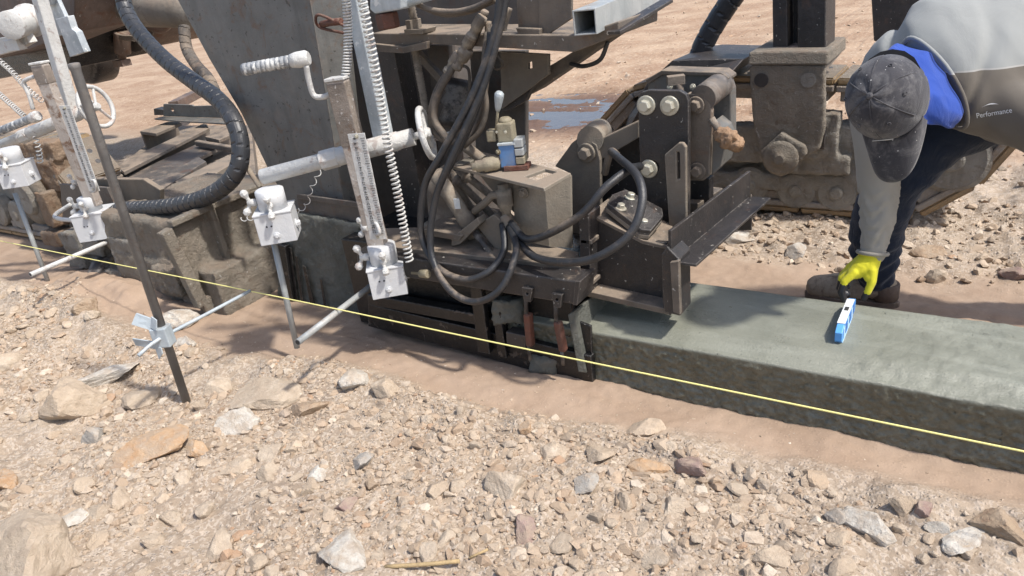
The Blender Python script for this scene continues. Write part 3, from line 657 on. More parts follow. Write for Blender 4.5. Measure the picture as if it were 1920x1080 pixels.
# --- body of the machine behind the hoses
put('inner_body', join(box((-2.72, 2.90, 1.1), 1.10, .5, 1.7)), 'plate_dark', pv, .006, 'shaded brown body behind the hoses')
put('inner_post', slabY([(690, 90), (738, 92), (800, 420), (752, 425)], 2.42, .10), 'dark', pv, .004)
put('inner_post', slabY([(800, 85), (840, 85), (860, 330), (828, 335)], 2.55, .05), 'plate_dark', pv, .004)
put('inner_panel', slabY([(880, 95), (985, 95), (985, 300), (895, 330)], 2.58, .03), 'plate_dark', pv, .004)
put('brace', slabY([(765, 92), (778, 92), (860, 180), (852, 190)], 2.45, .03), 'brown', pv, .002)
put('boot_cover', lathe(PY(865, 150, 2.48), PY(850, 250, 2.40) - PY(865, 150, 2.48), [(0, .05), (.04, .07), (.06, .055), (.10, .075), (.12, .058), (.17, .07), (.20, .05)], 14), 'dark', pv, 0)
# --- frame rail on top, with flats, brackets and threaded rods
put('frame_rail', poly3([PY(x, y, 2.26) for x, y in ((676, 92), (755, 92), (800, 82), (1076, 98), (1160, 66), (1160, 40), (1080, 66), (700, 62))], (0, .32, 0)), 'brown', pv, .004)
put('frame_flange', slabY([(700, 82), (755, 88), (800, 78), (800, 92), (755, 100), (690, 96)], 2.24, .02), 'brown', pv, .002)
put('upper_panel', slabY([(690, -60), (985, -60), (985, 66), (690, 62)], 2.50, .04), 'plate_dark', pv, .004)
gus = put('gusset_plate', slabY([(938, 97), (1028, 102), (1028, 140), (986, 172), (940, 205)], 2.44, .018, [[(990, 118), (997, 115), (998, 128), (990, 130)]]), 'dusty', pv, .002)
put('diagonal_brace', slabY([(1165, 42), (1165, 62), (1148, 72), (1003, 172), (940, 204), (930, 200), (1000, 142)], 2.50, .09), 'brown', pv, .004)
put('lower_brace', slabY([(925, 190), (1005, 150), (985, 190), (958, 205), (930, 215)], 2.46, .03), 'dark', pv, .003)
ch = put('channel_post', join(slabY([(965, -60), (1008, -60), (1014, 68), (972, 66)], 2.30, .012), slabY([(1010, -60), (1072, -60), (1072, 35), (1020, 70), (1010, 68)], 2.295, .012), slabY([(966, 52), (1012, 54), (1012, 68), (972, 66)], 2.27, .02)), 'brown', pv, .003)
A, B = PY(1096, 42, 2.18), PZ(1330, -62, PY(1096, 42, 2.18).z + .02)
dv = (B - A).normalized(); _, sv, uv = frame(dv); hw = .036; th = .005
put('square_tube', join(beam(A + sv * hw, B + sv * hw, th, hw * 2 + th), beam(A - sv * hw, B - sv * hw, th, hw * 2 + th), beam(A + uv * hw + dv * .0005, B + uv * hw, hw * 2 - th, th), beam(A - uv * hw + dv * .0005, B - uv * hw, hw * 2 - th, th)), 'tubegrey', pv, .0015, 'pale open-ended square steel tube')
put('angle_strip', beam(PY(1150, 62, 2.24), PY(1250, 2, 2.62), .05, .012), 'dark', pv, .002)
put('hydraulic_hose', tube([PY(1140, 78, 2.42), PY(1125, 112, 2.42), PY(1095, 124, 2.44), PY(1070, 120, 2.48)], .008), 'rubber', pv, 0)
nutp = PY(722, 20, 2.16)
bp = put('mount_block', slabY([(693, -30), (752, -30), (752, 18), (702, 26), (693, 18)], 2.12, .10), 'galv', pv, .006, 'blue-grey paint-splashed block')
put('arm_tube', cyl(PY(750, 8, 2.16), PY(815, -12, 2.2), .018), 'galv', pv, 0)
put('nut', lathe(PY(724, 24, 2.16), (0.02, 0, -1), [(0, .040), (.006, .042), (.050, .042), (.056, .036)], 6), 'rust', bp, .002)
def rod(p, q, r, nm='threaded_rod', mat='brown'):
    L = (Vector(q) - Vector(p)).length; n = int(L / .011); pr = []
    for i in range(n): pr += [(i * .011, r), (i * .011 + .005, r * .80)]
    return put(nm, lathe(p, Vector(q) - Vector(p), pr, 12), mat, pv, 0)
rod(PY(777, 90, 2.34), PY(800, 215, 2.34), .017)
rod(PY(769, 5, 2.26), PY(777, 42, 2.26), .017)
put('nut', lathe(PY(774, 36, 2.26), (0, 0, -1), [(0, .03), (.035, .03)], 6), 'dusty', pv, .002)
put('washer_plate', slabY([(757, 55), (794, 55), (792, 64), (758, 64)], 2.23, .08), 'dusty', pv, .002)
put('hose_hook', tube([PY(645, 48, 2.22), PY(600, 28, 2.2), PY(592, 38, 2.2), PY(602, 52, 2.22), PY(645, 62, 2.25)], .006), 'rust', pv, 0)
put('rag', tube([PY(603, 46, 2.23), PY(620, 42, 2.22), PY(640, 40, 2.22)], [.012, .02, .018] if False else .014, n=4), 'rust', pv, 0)
# --- mould: top beam, black side form, hangers, turnbuckles, end plate
mb = put('mould_beam', poly3([PY(668, 470, 1.985), PY(1086, 528, 1.985), PY(1080, 572, 1.985), PY(670, 506, 1.985)], (0, .105, 0)), 'dark', pv, .006, 'long square steel beam above the black mould')
put('end_cap', poly3([PY(1078, 527, 1.978), PY(1088, 528, 1.978), PY(1082, 573, 1.978), PY(1074, 572, 1.978)], (0, .115, 0)), 'dark', mb, .002)
sf = put('side_form', slabY([(690, 570), (1108, 668), (1112, 720), (1060, 712), (690, 612)], 2.035, .03), 'black', pv, .004, 'wet black side plate of the mould')
put('side_form_rail', slabY([(688, 552), (905, 592), (905, 612), (690, 572)], 2.02, .05), 'black', pv, .005)
put('form_top', poly3([PY(690, 556, 2.07), PY(1085, 625, 2.07), PY(1085, 640, 2.07), PY(690, 600, 2.07)], (0, .40, 0)), 'black', pv, .005)
put('inner_form', box((-1.85, 2.30, .22), 1.15, .40, .42), 'black', pv, .005)
put('hanger_post', slabY([(880, 528), (900, 530), (918, 664), (896, 660)], 2.00, .03), 'black', sf, .003)
put('hanger_post', slabY([(922, 575), (936, 577), (950, 672), (934, 668)], 2.015, .03), 'black', sf, .003)
put('foot_block', slabY([(948, 622), (985, 630), (985, 655), (950, 648)], 2.0, .05), 'dark', sf, .004)
for x0, x1, y0, y1, y2 in ((986, 988, 545, 590, 652), (1042, 1050, 556, 605, 662)):
    tb = put('turnbuckle', slabY([(x0 - 6, y1), (x0 + 6, y1 + 2), (x1 + 9, y2), (x1 - 3, y2 - 2)], 1.985, .03), 'rust', pv, .006, 'red-painted turnbuckle sleeve')
    put('eye_bolt', cyl(PY(x0, y0, 2.0), PY(x0 + 1, y1 + 8, 2.0), .008), 'dark', tb, 0)
    put('clevis', slabY([(x0 - 8, y0 - 6), (x0 + 12, y0 - 3), (x0 + 8, y0 + 22), (x0 - 4, y0 + 20)], 1.972, .02, [circ(x0 + 2, y0 + 6, 3, 8)]), 'dark', tb, .002)
    put('lower_rod', cyl(PY(x1 + 3, y2 - 6, 2.0), PY(x1 + 6, y2 + 22, 2.0), .007), 'dark', tb, 0)
put('slurry_lump', box(PY(955, 580, 2.05), .13, .06, .10, .3), 'muck', sf, 0, lump=(.012, .035, .05))
put('slurry_lump', box(PY(1020, 682, 2.04), .12, .05, .07, .1), 'muck', sf, 0, lump=(.012, .03, .05))
ep = put('end_plate', poly3([PY(1064, 590, 2.02), PY(1076, 584, 2.03), PY(1100, 700, 2.03), PY(1084, 698, 2.02)], (.03, .46, 0)), 'muck', pv, .004)
put('end_sheet', slabY([(1078, 600), (1108, 612), (1112, 722), (1096, 716)], 2.052, .012), 'black', pv, .003)
# --- floor plate and struts above the mould
put('deck_plate', poly3([PZ(690, 458, .46), PZ(700, 428, .46), PZ(830, 425, .46), PZ(900, 432, .46), PZ(1085, 472, .46), PZ(1088, 500, .46)], (0, 0, -.02)), 'brown', pv, .003)
put('deck_lip', poly3([PY(790, 428, 2.08), PY(868, 442, 2.08), PY(860, 452, 2.08), PY(790, 440, 2.08)], (0, .3, 0)), 'brown', pv, .003)
cy_ = put('hydraulic_cylinder', lathe(PY(815, 322, 2.10), PY(882, 424, 2.16) - PY(815, 322, 2.10), [(0, .024), (.004, .030), (.20, .030), (.205, .034), (.30, .034)], 18), 'dusty', pv, 0, 'dust-caked hydraulic cylinder with a bright scuff')
put('cylinder_rod', cyl(PY(888, 432, 2.12), PY(925, 482, 2.10), .014), 'dark', cy_, 0)
put('foil_tag', box(PY(857, 382, 2.062), .024, .004, .04, .2), 'galv', cy_, .001)
put('flange_arm', slabY([(846, 446), (895, 408), (900, 420), (862, 458), (846, 462)], 2.09, .05), 'dusty', pv, .003)
put('cover_box', slabY([(892, 422), (925, 402), (960, 432), (960, 476), (940, 482)], 2.13, .08), 'dusty', pv, .004)
put('pump_housing', lathe(PY(838, 425, 2.26), (0, 0, 1), [(0, .10), (.02, .10), (.03, .07), (.15, .06), (.22, .05)], 20), 'brown', pv, 0)
for i, (p, q) in enumerate((((845, 325), (912, 392)), ((860, 318), (935, 378)), ((832, 310), (880, 385)))):
    h = put('pipe_fitting', lathe(PY(*p, 2.24), PY(*q, 2.24) - PY(*p, 2.24), [(0, .018), (.03, .018), (.032, .024), (.06, .024), (.062, .015), (.26, .015)], 12), 'brown', pv, 0)
# --- valve table with its apron
tb = put('valve_table', slabZ([(842, 310), (902, 284), (1070, 324), (1020, 353)], .775, .012, [[(868, 308), (888, 300), (908, 304), (888, 313)], [(983, 331), (1022, 317), (1044, 322), (1006, 338)]]), 'dustpale', pv, .002, 'dusty steel table with a square hole under the hand valve')
TZ = .775
e1, e2 = PZ(1070, 325, TZ - .014), PZ(1020, 352, TZ - .014)
put('apron', poly3([PY(962, 345, 2.20), PY(1022, 353, 2.20), PY(1070, 330, 2.26), PY(1072, 466, 2.24), PY(1030, 462, 2.19), PY(965, 448, 2.18)], (0, .012, 0)), 'dustpale', pv, .002)
put('apron', slabY([(890, 318), (965, 345), (965, 400), (935, 372)], 2.21, .012), 'dusty', pv, .002)
vp = PZ(958, 316, TZ)
va = put('control_valve', box(vp + Vector((0, 0, .055)), .058, .06, .085, .35), 'blue', pv, .004, 'blue hand valve with a lever')
put('valve_base', box(vp + Vector((.03, .0, .010)), .09, .06, .018, .35), 'rust', va, .002)
put('valve_cap', box(vp + Vector((-.006, .012, .135)), .058, .062, .07, .35), 'valve', va, .006)
for q, (dz_, hh_) in enumerate(((.035, .026), (.066, .026), (.098, .030))): put('valve_section', box(vp + Vector((.044, .012, dz_)), .032, .058, hh_, .35), 'tubegrey' if q else 'valve', va, .003)
put('valve_neck', lathe(vp + Vector((-.006, .012, .165)), (0, 0, 1), [(0, .026), (.012, .024), (.02, .015)], 14), 'valve', va, 0)
for q in (-.018, .018): put('cap_screw', hexbolt(vp + Vector((-.006 + q, -.022, .14)), (.33, -.94, 0), .006), 'zinc', va, 0)
put('valve_band', box(vp + Vector((.002, .001, .098)), .066, .068, .008, .35), 'galv', va, .001)
put('solenoid', lathe(vp + Vector((-.028, -.03, .03)), PZ(893, 312, TZ + .03) - (vp + Vector((-.028, -.03, .03))), [(0, .022), (.012, .026), (.055, .026), (.058, .021), (.085, .021), (.088, .015), (.10, .013)], 16), 'valve', va, 0)
put('side_lug', box(vp + Vector((-.055, -.012, .125)), .035, .035, .042, .35), 'valve', va, .005)
put('bolt', hexbolt(vp + Vector((-.02, -.034, .072)), (-.3, -1, 0), .011), 'valve', va, 0)
lp = vp + Vector((-.03, -.018, .145)); lq = PY(936, 178, lp.y)
put('lever', cyl(lp, lp.lerp(lq, .72), .005), 'valve', va, 0)
put('lever_knob', lathe(lp.lerp(lq, .55), lq - lp, [(0, .007), (.012, .011), (.05, .017), (.062, .017), (.07, .010)], 14), 'galv', va, 0)
# pipe cross below the table
pc = put('pipe_manifold', lathe(PY(942, 345, 2.16), PY(951, 408, 2.15) - PY(942, 345, 2.16), [(0, .02), (.02, .02), (.022, .030), (.085, .030), (.087, .024), (.10, .024), (.102, .018), (.13, .018)], 14), 'dusty', pv, 0)
put('elbow', tube([PY(945, 368, 2.15), PY(925, 366, 2.14), PY(912, 378, 2.14), PY(890, 396, 2.16)], .015), 'dusty', pc, 0)
put('tee', lathe(PY(945, 405, 2.14), PY(962, 440, 2.12) - PY(945, 405, 2.14), [(0, .016), (.015, .02), (.05, .02), (.052, .016), (.08, .016)], 12), 'dusty', pc, 0)
put('plug', hexbolt(PY(981, 361, 2.19), (.1, -1, 0), .02), 'dusty', pv, 0)
# --- hydraulic hoses
def hose(pts, r, mat='hose', nm='hydraulic_hose', lab=None):
    return put(nm, tube([PY(x, y, z) for x, y, z in pts], r, 10, 10), mat, pv, 0, lab)
hose([(955, 425, 2.12), (968, 470, 2.02), (940, 540, 1.94), (890, 566, 1.92), (840, 540, 1.93), (808, 470, 1.98), (815, 380, 2.02), (845, 300, 2.04), (905, 165, 2.12), (940, 40, 2.18), (950, -30, 2.2)], .0135, 'rubber', lab='black hose hanging in a loop in front of the mould beam')
hose([(942, 420, 2.12), (945, 470, 2.05), (915, 510, 1.97), (870, 524, 1.95), (820, 500, 1.97), (790, 440, 2.0), (796, 350, 2.02), (830, 285, 2.04), (885, 180, 2.1), (925, 70, 2.16), (940, -20, 2.18)], .0135, 'rubber')
hose([(962, 438, 2.11), (1000, 480, 2.03), (1060, 492, 1.97), (1120, 482, 1.95), (1180, 440, 1.99), (1204, 380, 2.05), (1195, 330, 2.12), (1160, 296, 2.25), (1146, 284, 2.36)], .0145, 'rubber', lab='black hose sweeping below the bolted plate')
hose([(958, 418, 2.13), (985, 447, 2.07), (1025, 440, 2.05), (1090, 402, 2.06), (1135, 352, 2.1), (1180, 318, 2.2), (1200, 312, 2.3)], .0145, 'rubber')
hose([(895, 60, 2.28), (868, 105, 2.26), (840, 135, 2.24), (815, 180, 2.22), (808, 230, 2.2), (825, 258, 2.18), (855, 265, 2.18), (885, 250, 2.2), (905, 190, 2.22), (915, 110, 2.25), (915, 40, 2.28)], .0125)
hose([(910, 20, 2.26), (885, 80, 2.25), (852, 122, 2.22), (820, 180, 2.2), (815, 225, 2.18), (840, 262, 2.16)], .0145)
for p, q in (((888, 62), (866, 102)), ((862, 100), (843, 130)), ((905, 30), (890, 58)), ((880, 92), (858, 122)), ((945, 12), (938, 34))):
    put('hose_coupling', lathe(PY(*p, 2.235), PY(*q, 2.225) - PY(*p, 2.235), [(0, .018), (.012, .022), (.05, .022), (.052, .017), (.075, .017), (.077, .021), (.09, .021)], 12), 'dusty', pv, 0)
hose([(912, 60, 2.26), (906, 140, 2.22), (912, 200, 2.2), (900, 245, 2.18), (870, 275, 2.16)], .010)
hose([(918, 60, 2.24), (914, 130, 2.2), (900, 190, 2.17), (865, 275, 2.14), (835, 330, 2.12)], .010, 'rubber')
hose([(860, 122, 2.36), (878, 130, 2.34), (880, 170, 2.33), (874, 200, 2.33)], .006)
hose([(770, -4, 2.22), (800, 16, 2.2), (850, 22, 2.2), (895, 12, 2.2), (935, -12, 2.2)], .010)
hose([(780, 8, 2.25), (830, 27, 2.23), (880, 22, 2.22), (930, 0, 2.22)], .009)
hose([(955, 15, 2.35), (945, 55, 2.34), (960, 62, 2.36)], .012)
hose([(925, 60, 2.30), (930, 100, 2.28), (945, 120, 2.3), (930, 130, 2.32), (920, 110, 2.33)], .004)
put('jacketed_hose', rings(spline([PY(905, 300, 2.2), PY(880, 280, 2.2), PY(862, 268, 2.2)], 4), .02, 10), 'dusty', pv, 0)
# --- pivot arm, bolted plate, bearing block, angle iron and hanging box
arm = put('pivot_arm', slabY([(1040, 312), (1072, 268), (1088, 256), (1104, 262), (1118, 272), (1125, 300), (1128, 470), (1072, 470), (1070, 326)], 2.42, .02), 'dusty', pv, .003)
put('pivot_bar', slabY([(1110, 268), (1198, 226), (1198, 258), (1126, 300)], 2.44, .05), 'dusty', pv, .004)
put('pivot_hub', cyl(PY(1106, 262, 2.42), PY(1124, 246, 2.62), .05, 22), 'dusty', arm, 0)
put('pivot_pin', hexbolt(PY(1100, 286, 2.415), (0, -1, 0), .036), 'dusty', arm, 0)
put('back_plate', slabY([(1125, 270), (1200, 255), (1260, 300), (1260, 470), (1128, 470)], 2.56, .03), 'dark', pv, .003)
put('elbow', tube([PY(1134, 325, 2.40), PY(1140, 300, 2.38), PY(1146, 284, 2.37), PY(1156, 290, 2.33)], .014), 'brown', pv, 0)
mp = put('bolted_plate', slabY([(1196, 184), (1202, 173), (1216, 169), (1274, 170), (1286, 177), (1291, 190), (1291, 430), (1250, 470), (1204, 470)], 2.40, .022, [circ(1217, 194, 14), circ(1261, 195, 14), circ(1222, 314, 14)]), 'dark', pv, .003, 'dark upright plate with three zinc bolts')
for x, y in ((1212, 197), (1256, 198), (1217, 316)): put('bolt', hexbolt(PY(x, y, 2.398), (0, -1, .02), .033), 'zinc', mp, .001)
put('slotted_tab', slabY([(1246, 290), (1272, 268), (1280, 268), (1286, 276), (1287, 440), (1256, 445)], 2.345, .018, [[(1268, 285), (1274, 285), (1275, 335), (1269, 338)]]), 'dusty', mp, .004)
bk = put('bearing_bracket', slabY([(1288, 175), (1318, 176), (1330, 186), (1334, 210), (1330, 330), (1318, 339), (1290, 339)], 2.47, .03), 'brown', pv, .004)
for x, y in ((1305, 197), (1308, 320)): put('bolt', hexbolt(PY(x, y, 2.468), (0, -1, 0), .030), 'brown', bk, .001)
bl = put('bearing_block', slabY([(1214, 158), (1228, 140), (1250, 134), (1348, 138), (1364, 148), (1371, 168), (1372, 280), (1362, 304), (1336, 320), (1210, 320)], 2.62, .06), 'plate', pv, .006)
put('block_rim', slabY([(1210, 150), (1240, 132), (1352, 136), (1366, 146), (1366, 152), (1350, 143), (1242, 140), (1214, 158)], 2.60, .09), 'brown', bl, .003)
put('spacer_roller', cyl(PY(1318, 184, 2.47), PY(1352, 158, 2.63), .045, 24), 'plate_dark', bl, 0)
put('clamp_bolt', join(cyl(PY(1276, 176, 2.50), PY(1270, 152, 2.50), .014), box(PY(1267, 150, 2.50), .06, .035, .032, .5)), 'brown', bl, .002)
for x in (1256, 1299): put('small_bolt', hexbolt(PY(x, 163, 2.58), (0, -1, .3), .011), 'zinc', bl, 0)
put('side_wall', slabY([(1334, 230), (1352, 245), (1362, 270), (1352, 312), (1334, 330)], 2.5, .12), 'plate', bl, .004)
put('tape_wrap', lathe(PY(1346, 243, 2.46), PY(1382, 272, 2.46) - PY(1346, 243, 2.46), [(0, .016), (.02, .03), (.035, .026), (.05, .035), (.065, .028), (.085, .032), (.1, .016)], 9), 'paper', pv, 0, 'crumpled brown tape wrapped round a pipe end', lump=(.006, .03, .025))
put('tape_pipe', cyl(PY(1334, 222, 2.47), PY(1352, 252, 2.46), .012), 'brown', pv, 0)
put('lower_post', slabY([(1292, 335), (1330, 335), (1330, 420), (1292, 420)], 2.60, .05), 'dark', pv, .003)
put('cross_tube', beam(PY(1298, 392, 2.56), PY(1345, 362, 2.75), .05, .05), 'brown', pv, .004)
# hanging box
hb = put('hanging_box', slabY([(1092, 412), (1110, 402), (1205, 452), (1250, 455), (1258, 572), (1105, 545)], 2.20, .02), 'dark', pv, .003, 'dark steel box hanging over the fresh concrete')
put('box_flange', slabY([(1085, 405), (1092, 398), (1104, 402), (1108, 550), (1096, 552), (1090, 540)], 2.13, .09), 'dark', hb, .003)
put('box_flange', poly3([PY(1092, 538, 2.13), PY(1102, 546, 2.13), PY(1244, 578, 2.13), PY(1258, 592, 2.13), PY(1100, 556, 2.13)], (0, .11, 0)), 'brown', hb, .003)
put('box_flange', slabY([(1240, 478), (1250, 462), (1274, 487), (1276, 593), (1246, 586), (1242, 560)], 2.11, .10), 'dark', hb, .004)
put('channel_lip', slabY([(1256, 492), (1272, 490), (1275, 590), (1262, 585)], 2.095, .02), 'brown', hb, .002)
top4 = [PY(1104, 400, 2.19), PY(1140, 372, 2.36), PY(1262, 420, 2.36), PY(1252, 462, 2.19), PY(1205, 452, 2.19)]
put('box_top', poly3(top4, (0, 0, -.012)), 'brown', hb, .002)
put('cleat', box(PY(1106, 448, 2.16), .045, .06, .016), 'brown', hb, .003)
put('cleat', box(PY(1107, 522, 2.16), .055, .06, .016), 'brown', hb, .003)
put('rear_wall', poly3([PY(1140, 372, 2.5), PY(1290, 420, 2.5), PY(1290, 560, 2.5), PY(1140, 520, 2.5)], (0, .02, 0)), 'dark', hb, .003)
nrm = (top4[2] - top4[1]).cross(top4[0] - top4[1]).normalized(); nrm = nrm if nrm.z > 0 else -nrm
fp4 = [PY(1134, 400, 2.22), PY(1143, 384, 2.30), PY(1168, 374, 2.33), PY(1236, 410, 2.33), PY(1238, 424, 2.28), PY(1215, 452, 2.20), PY(1196, 450, 2.19)]
fp = put('foot_plate', poly3([p + nrm * .006 for p in fp4], nrm * .016), 'dusty', hb, .003)
put('foot_plate', poly3([p + nrm * .024 for p in fp4], nrm * .018), 'dark', hb, .003)
for (x, y, z) in ((1177, 384, 2.31), (1158, 404, 2.24), (1218, 414, 2.31), (1201, 434, 2.23)): put('bolt', hexbolt(PY(x, y + 6, z) + nrm * .04, nrm, .022), 'zinc', pv, .001)
put('upright_lip', slabY([(1092, 396), (1098, 384), (1108, 380), (1108, 390), (1100, 402)], 2.32, .012), 'dusty', pv, .002)
# long angle iron running back from the box
A0, A1 = PY(1256, 462, 2.12), PY(1404, 345, 2.92)
d_, s_v, u_v = frame(A1 - A0)
put('angle_iron', join(beam(A0 + u_v * .0, A1 + u_v * .0, .012, .11), beam(A0 + s_v * .045 - u_v * .056, A1 + s_v * .045 - u_v * .056, .09, .010)), 'dark', pv, .002, 'long angle iron running back from the hanging box')
put('angle_web', slabY([(1360, 432), (1402, 372), (1408, 365), (1409, 432)], 2.90, .015), 'brown', pv, .002)
# --- thick hose in a spiral guard
put('spiral_hose', wrapped([PY(x, y, z) for x, y, z in ((228, -30, 2.5), (236, 18, 2.45), (262, 62, 2.4), (310, 112, 2.34), (362, 152, 2.28), (408, 186, 2.22), (436, 222, 2.16), (450, 264, 2.12), (448, 310, 2.08), (425, 345, 2.05), (385, 370, 2.03), (335, 384, 2.02), (285, 390, 2.02), (225, 392, 2.04))], .042, .050, .085), 'spiral', pv, 0, 'thick black hose in a spiral guard')
put('spiral_hose', wrapped([PY(x, y, z) for x, y, z in ((345, 50, 2.9), (350, 90, 2.85), (368, 122, 2.8), (392, 150, 2.75), (410, 190, 2.7))], .035, .05, .14), 'hose', pv, 0)
# --- crawlers
def pad_mesh(Lp, W):
    bm = box((0, 0, .016), Lp * .97, W, .03); n0 = len(bm.faces)
    b2 = box((0, 0, -.022), Lp * .80, W * .9, .05); b3 = box((0, -W * .25, -.045), Lp * .5, .03, .03)
    top = box((0, 0, .050), Lp * .96, W * .96, .034)
    bmesh.ops.bevel(top, geom=top.edges[:], offset=.008, segments=2, affect='EDGES')
    for b in (bm, b2, b3):
        bmesh.ops.bevel(b, geom=b.edges[:], offset=.005, segments=1, affect='EDGES')
    holes = [lathe((x, y, .0672), (0, 0, 1), [(0, .018), (.0012, .018)], 10) for x in (-.04, .05) for y in (-W * .2, W * .22)]
    me = bpy.data.meshes.new('track_pad'); allb = bmesh.new(); slots = []
    for i, b in enumerate([bm, b2, b3, top] + holes):
        tmp = bpy.data.meshes.new('t'); b.to_mesh(tmp); b.free(); k = len(allb.faces); allb.from_mesh(tmp); bpy.data.meshes.remove(tmp); allb.faces.ensure_lookup_table()
        for f in allb.faces[k:]: f.material_index = (3 if f.normal.z > .8 else 1) if i == 3 else (2 if i > 3 else 0); f.smooth = False
    allb.to_mesh(me); allb.free()
    for m in ('pad', 'padtan', 'dark', 'mud'): me.materials.append(M[m])
    return me
def crawler(loop, y0, W, npad, wheels, frame_px, label):
    """loop: closed X,Z outline of the pads' inner face, clockwise seen from the camera"""
    P = [Vector((x, y0 + W / 2, z)) for x, z in loop]; P.append(P[0])
    body = put('crawler', frame_px, 'mudgrey', pv, 0, label, lump=(.016, .022, .06))
    d = [0]
    for a, b in zip(P, P[1:]): d.append(d[-1] + (b - a).length)
    Lp = d[-1] / npad; pm = pad_mesh(Lp, W)
    for i in range(npad):
        q = (i + .5) * Lp; j = int(np.searchsorted(d, q)) - 1; f = (q - d[j]) / (d[j + 1] - d[j]); p = P[j].lerp(P[j + 1], f)
        qa, qb = q - Lp * .45, q + Lp * .45
        def at(q):
            q %= d[-1]; j = min(max(int(np.searchsorted(d, q)) - 1, 0), len(P) - 2); return P[j].lerp(P[j + 1], (q - d[j]) / (d[j + 1] - d[j]))
        tx = (at(qb) - at(qa)).normalized(); up = Vector((-tx.z, 0, tx.x))      # outward
        o = bpy.data.objects.new('track_pad', pm); COL.objects.link(o); o.parent = body
        m = Matrix((tx, up.cross(tx), up)).transposed()
        o.rotation_euler = m.to_euler(); o.location = (at(qa) + at(qb)) / 2 + Vector((0, random.uniform(-.006, .006), 0)) - ORG[body.name]
    for (x, z, r) in wheels:
        rb_ = lathe((x, y0 - .005, z), (0, 1, 0), [(-.015, r * .22), (-.012, r * .30), (0, r * .34), (.001, r * .84), (.0, r * .86), (.012, r), (.09, r), (.10, r * .8), (W - .12, r * .8), (W - .11, r), (W - .03, r), (W - .02, r * .6)], 28)
        for f in rb_.faces: f.smooth = False
        put('roller', rb_, 'mudgrey', body, 0)
    return body
y0 = 3.84
loopR = [(-1.78, .60), (-1.62, .66), (-.45, .60), (-.24, .56), (-.13, .48), (-.12, .36), (-.20, .26), (-.46, .062), (-.60, .055), (-1.62, .055), (-1.80, .10), (-1.95, .24), (-1.97, .42), (-1.90, .53)]
fr = join(box((-1.05, y0 + .18, .34), 1.5, .24, .16), box((-.68, y0 + .09, .36), .36, .16, .30), box((-.95, y0 + .02, .21), .9, .05, .09))
loopR = [(x + (.11 if x > -.5 else 0), z + .055) for x, z in loopR]
cr = crawler(loopR, y0, .36, 17, [(-.21, .36, .16), (-1.14, .185, .10), (-.90, .17, .10), (-.70, .17, .10), (-.50, .17, .10), (-1.38, .17, .10), (-1.72, .33, .2)], fr, 'mud-caked crawler track standing behind the worker')
put('casting', join(box((-.80, y0 + .01, .47), .20, .10, .22), box((-.80, y0 + .01, .32), .32, .09, .10)), 'mudgrey', cr, 0, lump=(.012, .02, .05))
put('casting', box((-.50, y0 + .03, .44), .22, .08, .16), 'mudgrey', cr, 0, lump=(.012, .02, .05))
put('casting', box((-1.18, y0 + .01, .42), .26, .09, .20), 'mudgrey', cr, 0, lump=(.012, .02, .05))
put('casting_window', box((-.80, y0 - .048, .46), .09, .02, .10), 'dark', cr, .004)
# leg and yoke of the right crawler
yk = put('yoke_plate', slabY([(1404, 128), (1412, 120), (1546, 122), (1546, 240), (1536, 280), (1512, 296), (1470, 330), (1428, 300), (1412, 235)], 3.62, .04), 'mud', cr, 0, None, lump=(.008, .006, .03))
for x in (1428, 1516): put('yoke_hole', lathe(PY(x, 150, 3.620), (0, -1, 0), [(0, .034), (.006, .034)], 18), 'dark' if x == 1428 else 'mudgrey', cr, 0)
put('yoke_head', poly3([PY(1402, 122, 3.61), PY(1404, 98, 3.62), PY(1448, 96, 3.62), PY(1552, 96, 3.62), PY(1552, 122, 3.61)], (0, .40, 0)), 'mud', cr, .008)
put('yoke_arm', poly3([PY(1546, 120, 3.64), PY(1582, 82, 3.98), PY(1582, 92, 3.98), PY(1548, 134, 3.64)], (0, .03, 0)), 'brown', cr, .004)
put('axle_boss', slabY([(1464, 249), (1508, 275), (1512, 290), (1478, 326), (1462, 332), (1428, 300), (1424, 286)], 3.585, .04), 'mud', cr, 0, lump=(.007, .006, .03))
put('axle_cap', lathe(PY(1464, 296, 3.585), (0, -1, 0), [(0, .085), (.012, .085), (.018, .07), (.02, .028), (.04, .022)], 20), 'mud', cr, 0)
lg = put('leg_post', join(slabY([(1447, -60), (1475, -60), (1477, 100), (1449, 100)], 3.74, .14), slabY([(1495, -60), (1550, -60), (1548, 100), (1495, 100)], 3.72, .20), slabY([(1475, -60), (1495, -60), (1495, 100), (1477, 100)], 3.84, .05)), 'dark', cr, .006, 'dark upright leg of the crawler')
put('dirt_clod', box(PY(1487, 96, 3.76), .09, .07, .05), 'tankbrown', cr, 0, lump=(.008, .03, .03))
put('fender', poly3([PY(1164, 268, 3.55), PY(1178, 218, 3.58), PY(1212, 158, 3.62), PY(1260, 114, 3.66), PY(1300, 108, 3.7), PY(1394, 111, 3.72), PY(1366, 142, 3.56), PY(1230, 150, 3.56), PY(1190, 220, 3.52)], (0, .45, -.01)), 'dark', cr, .004, 'dark curved fender over the left end of the track')
put('spiral_hose', wrapped([PY(1308, 112, 3.95), PY(1322, 78, 3.95), PY(1350, 30, 3.95), PY(1392, -30, 3.95)], .055, .08, .10), 'spiral', pv, 0)
put('hanging_bracket', slabY([(1630, -60), (1750, -60), (1742, 60), (1700, 78), (1638, 78)], 5.4, .5), 'dark', pv, .01)
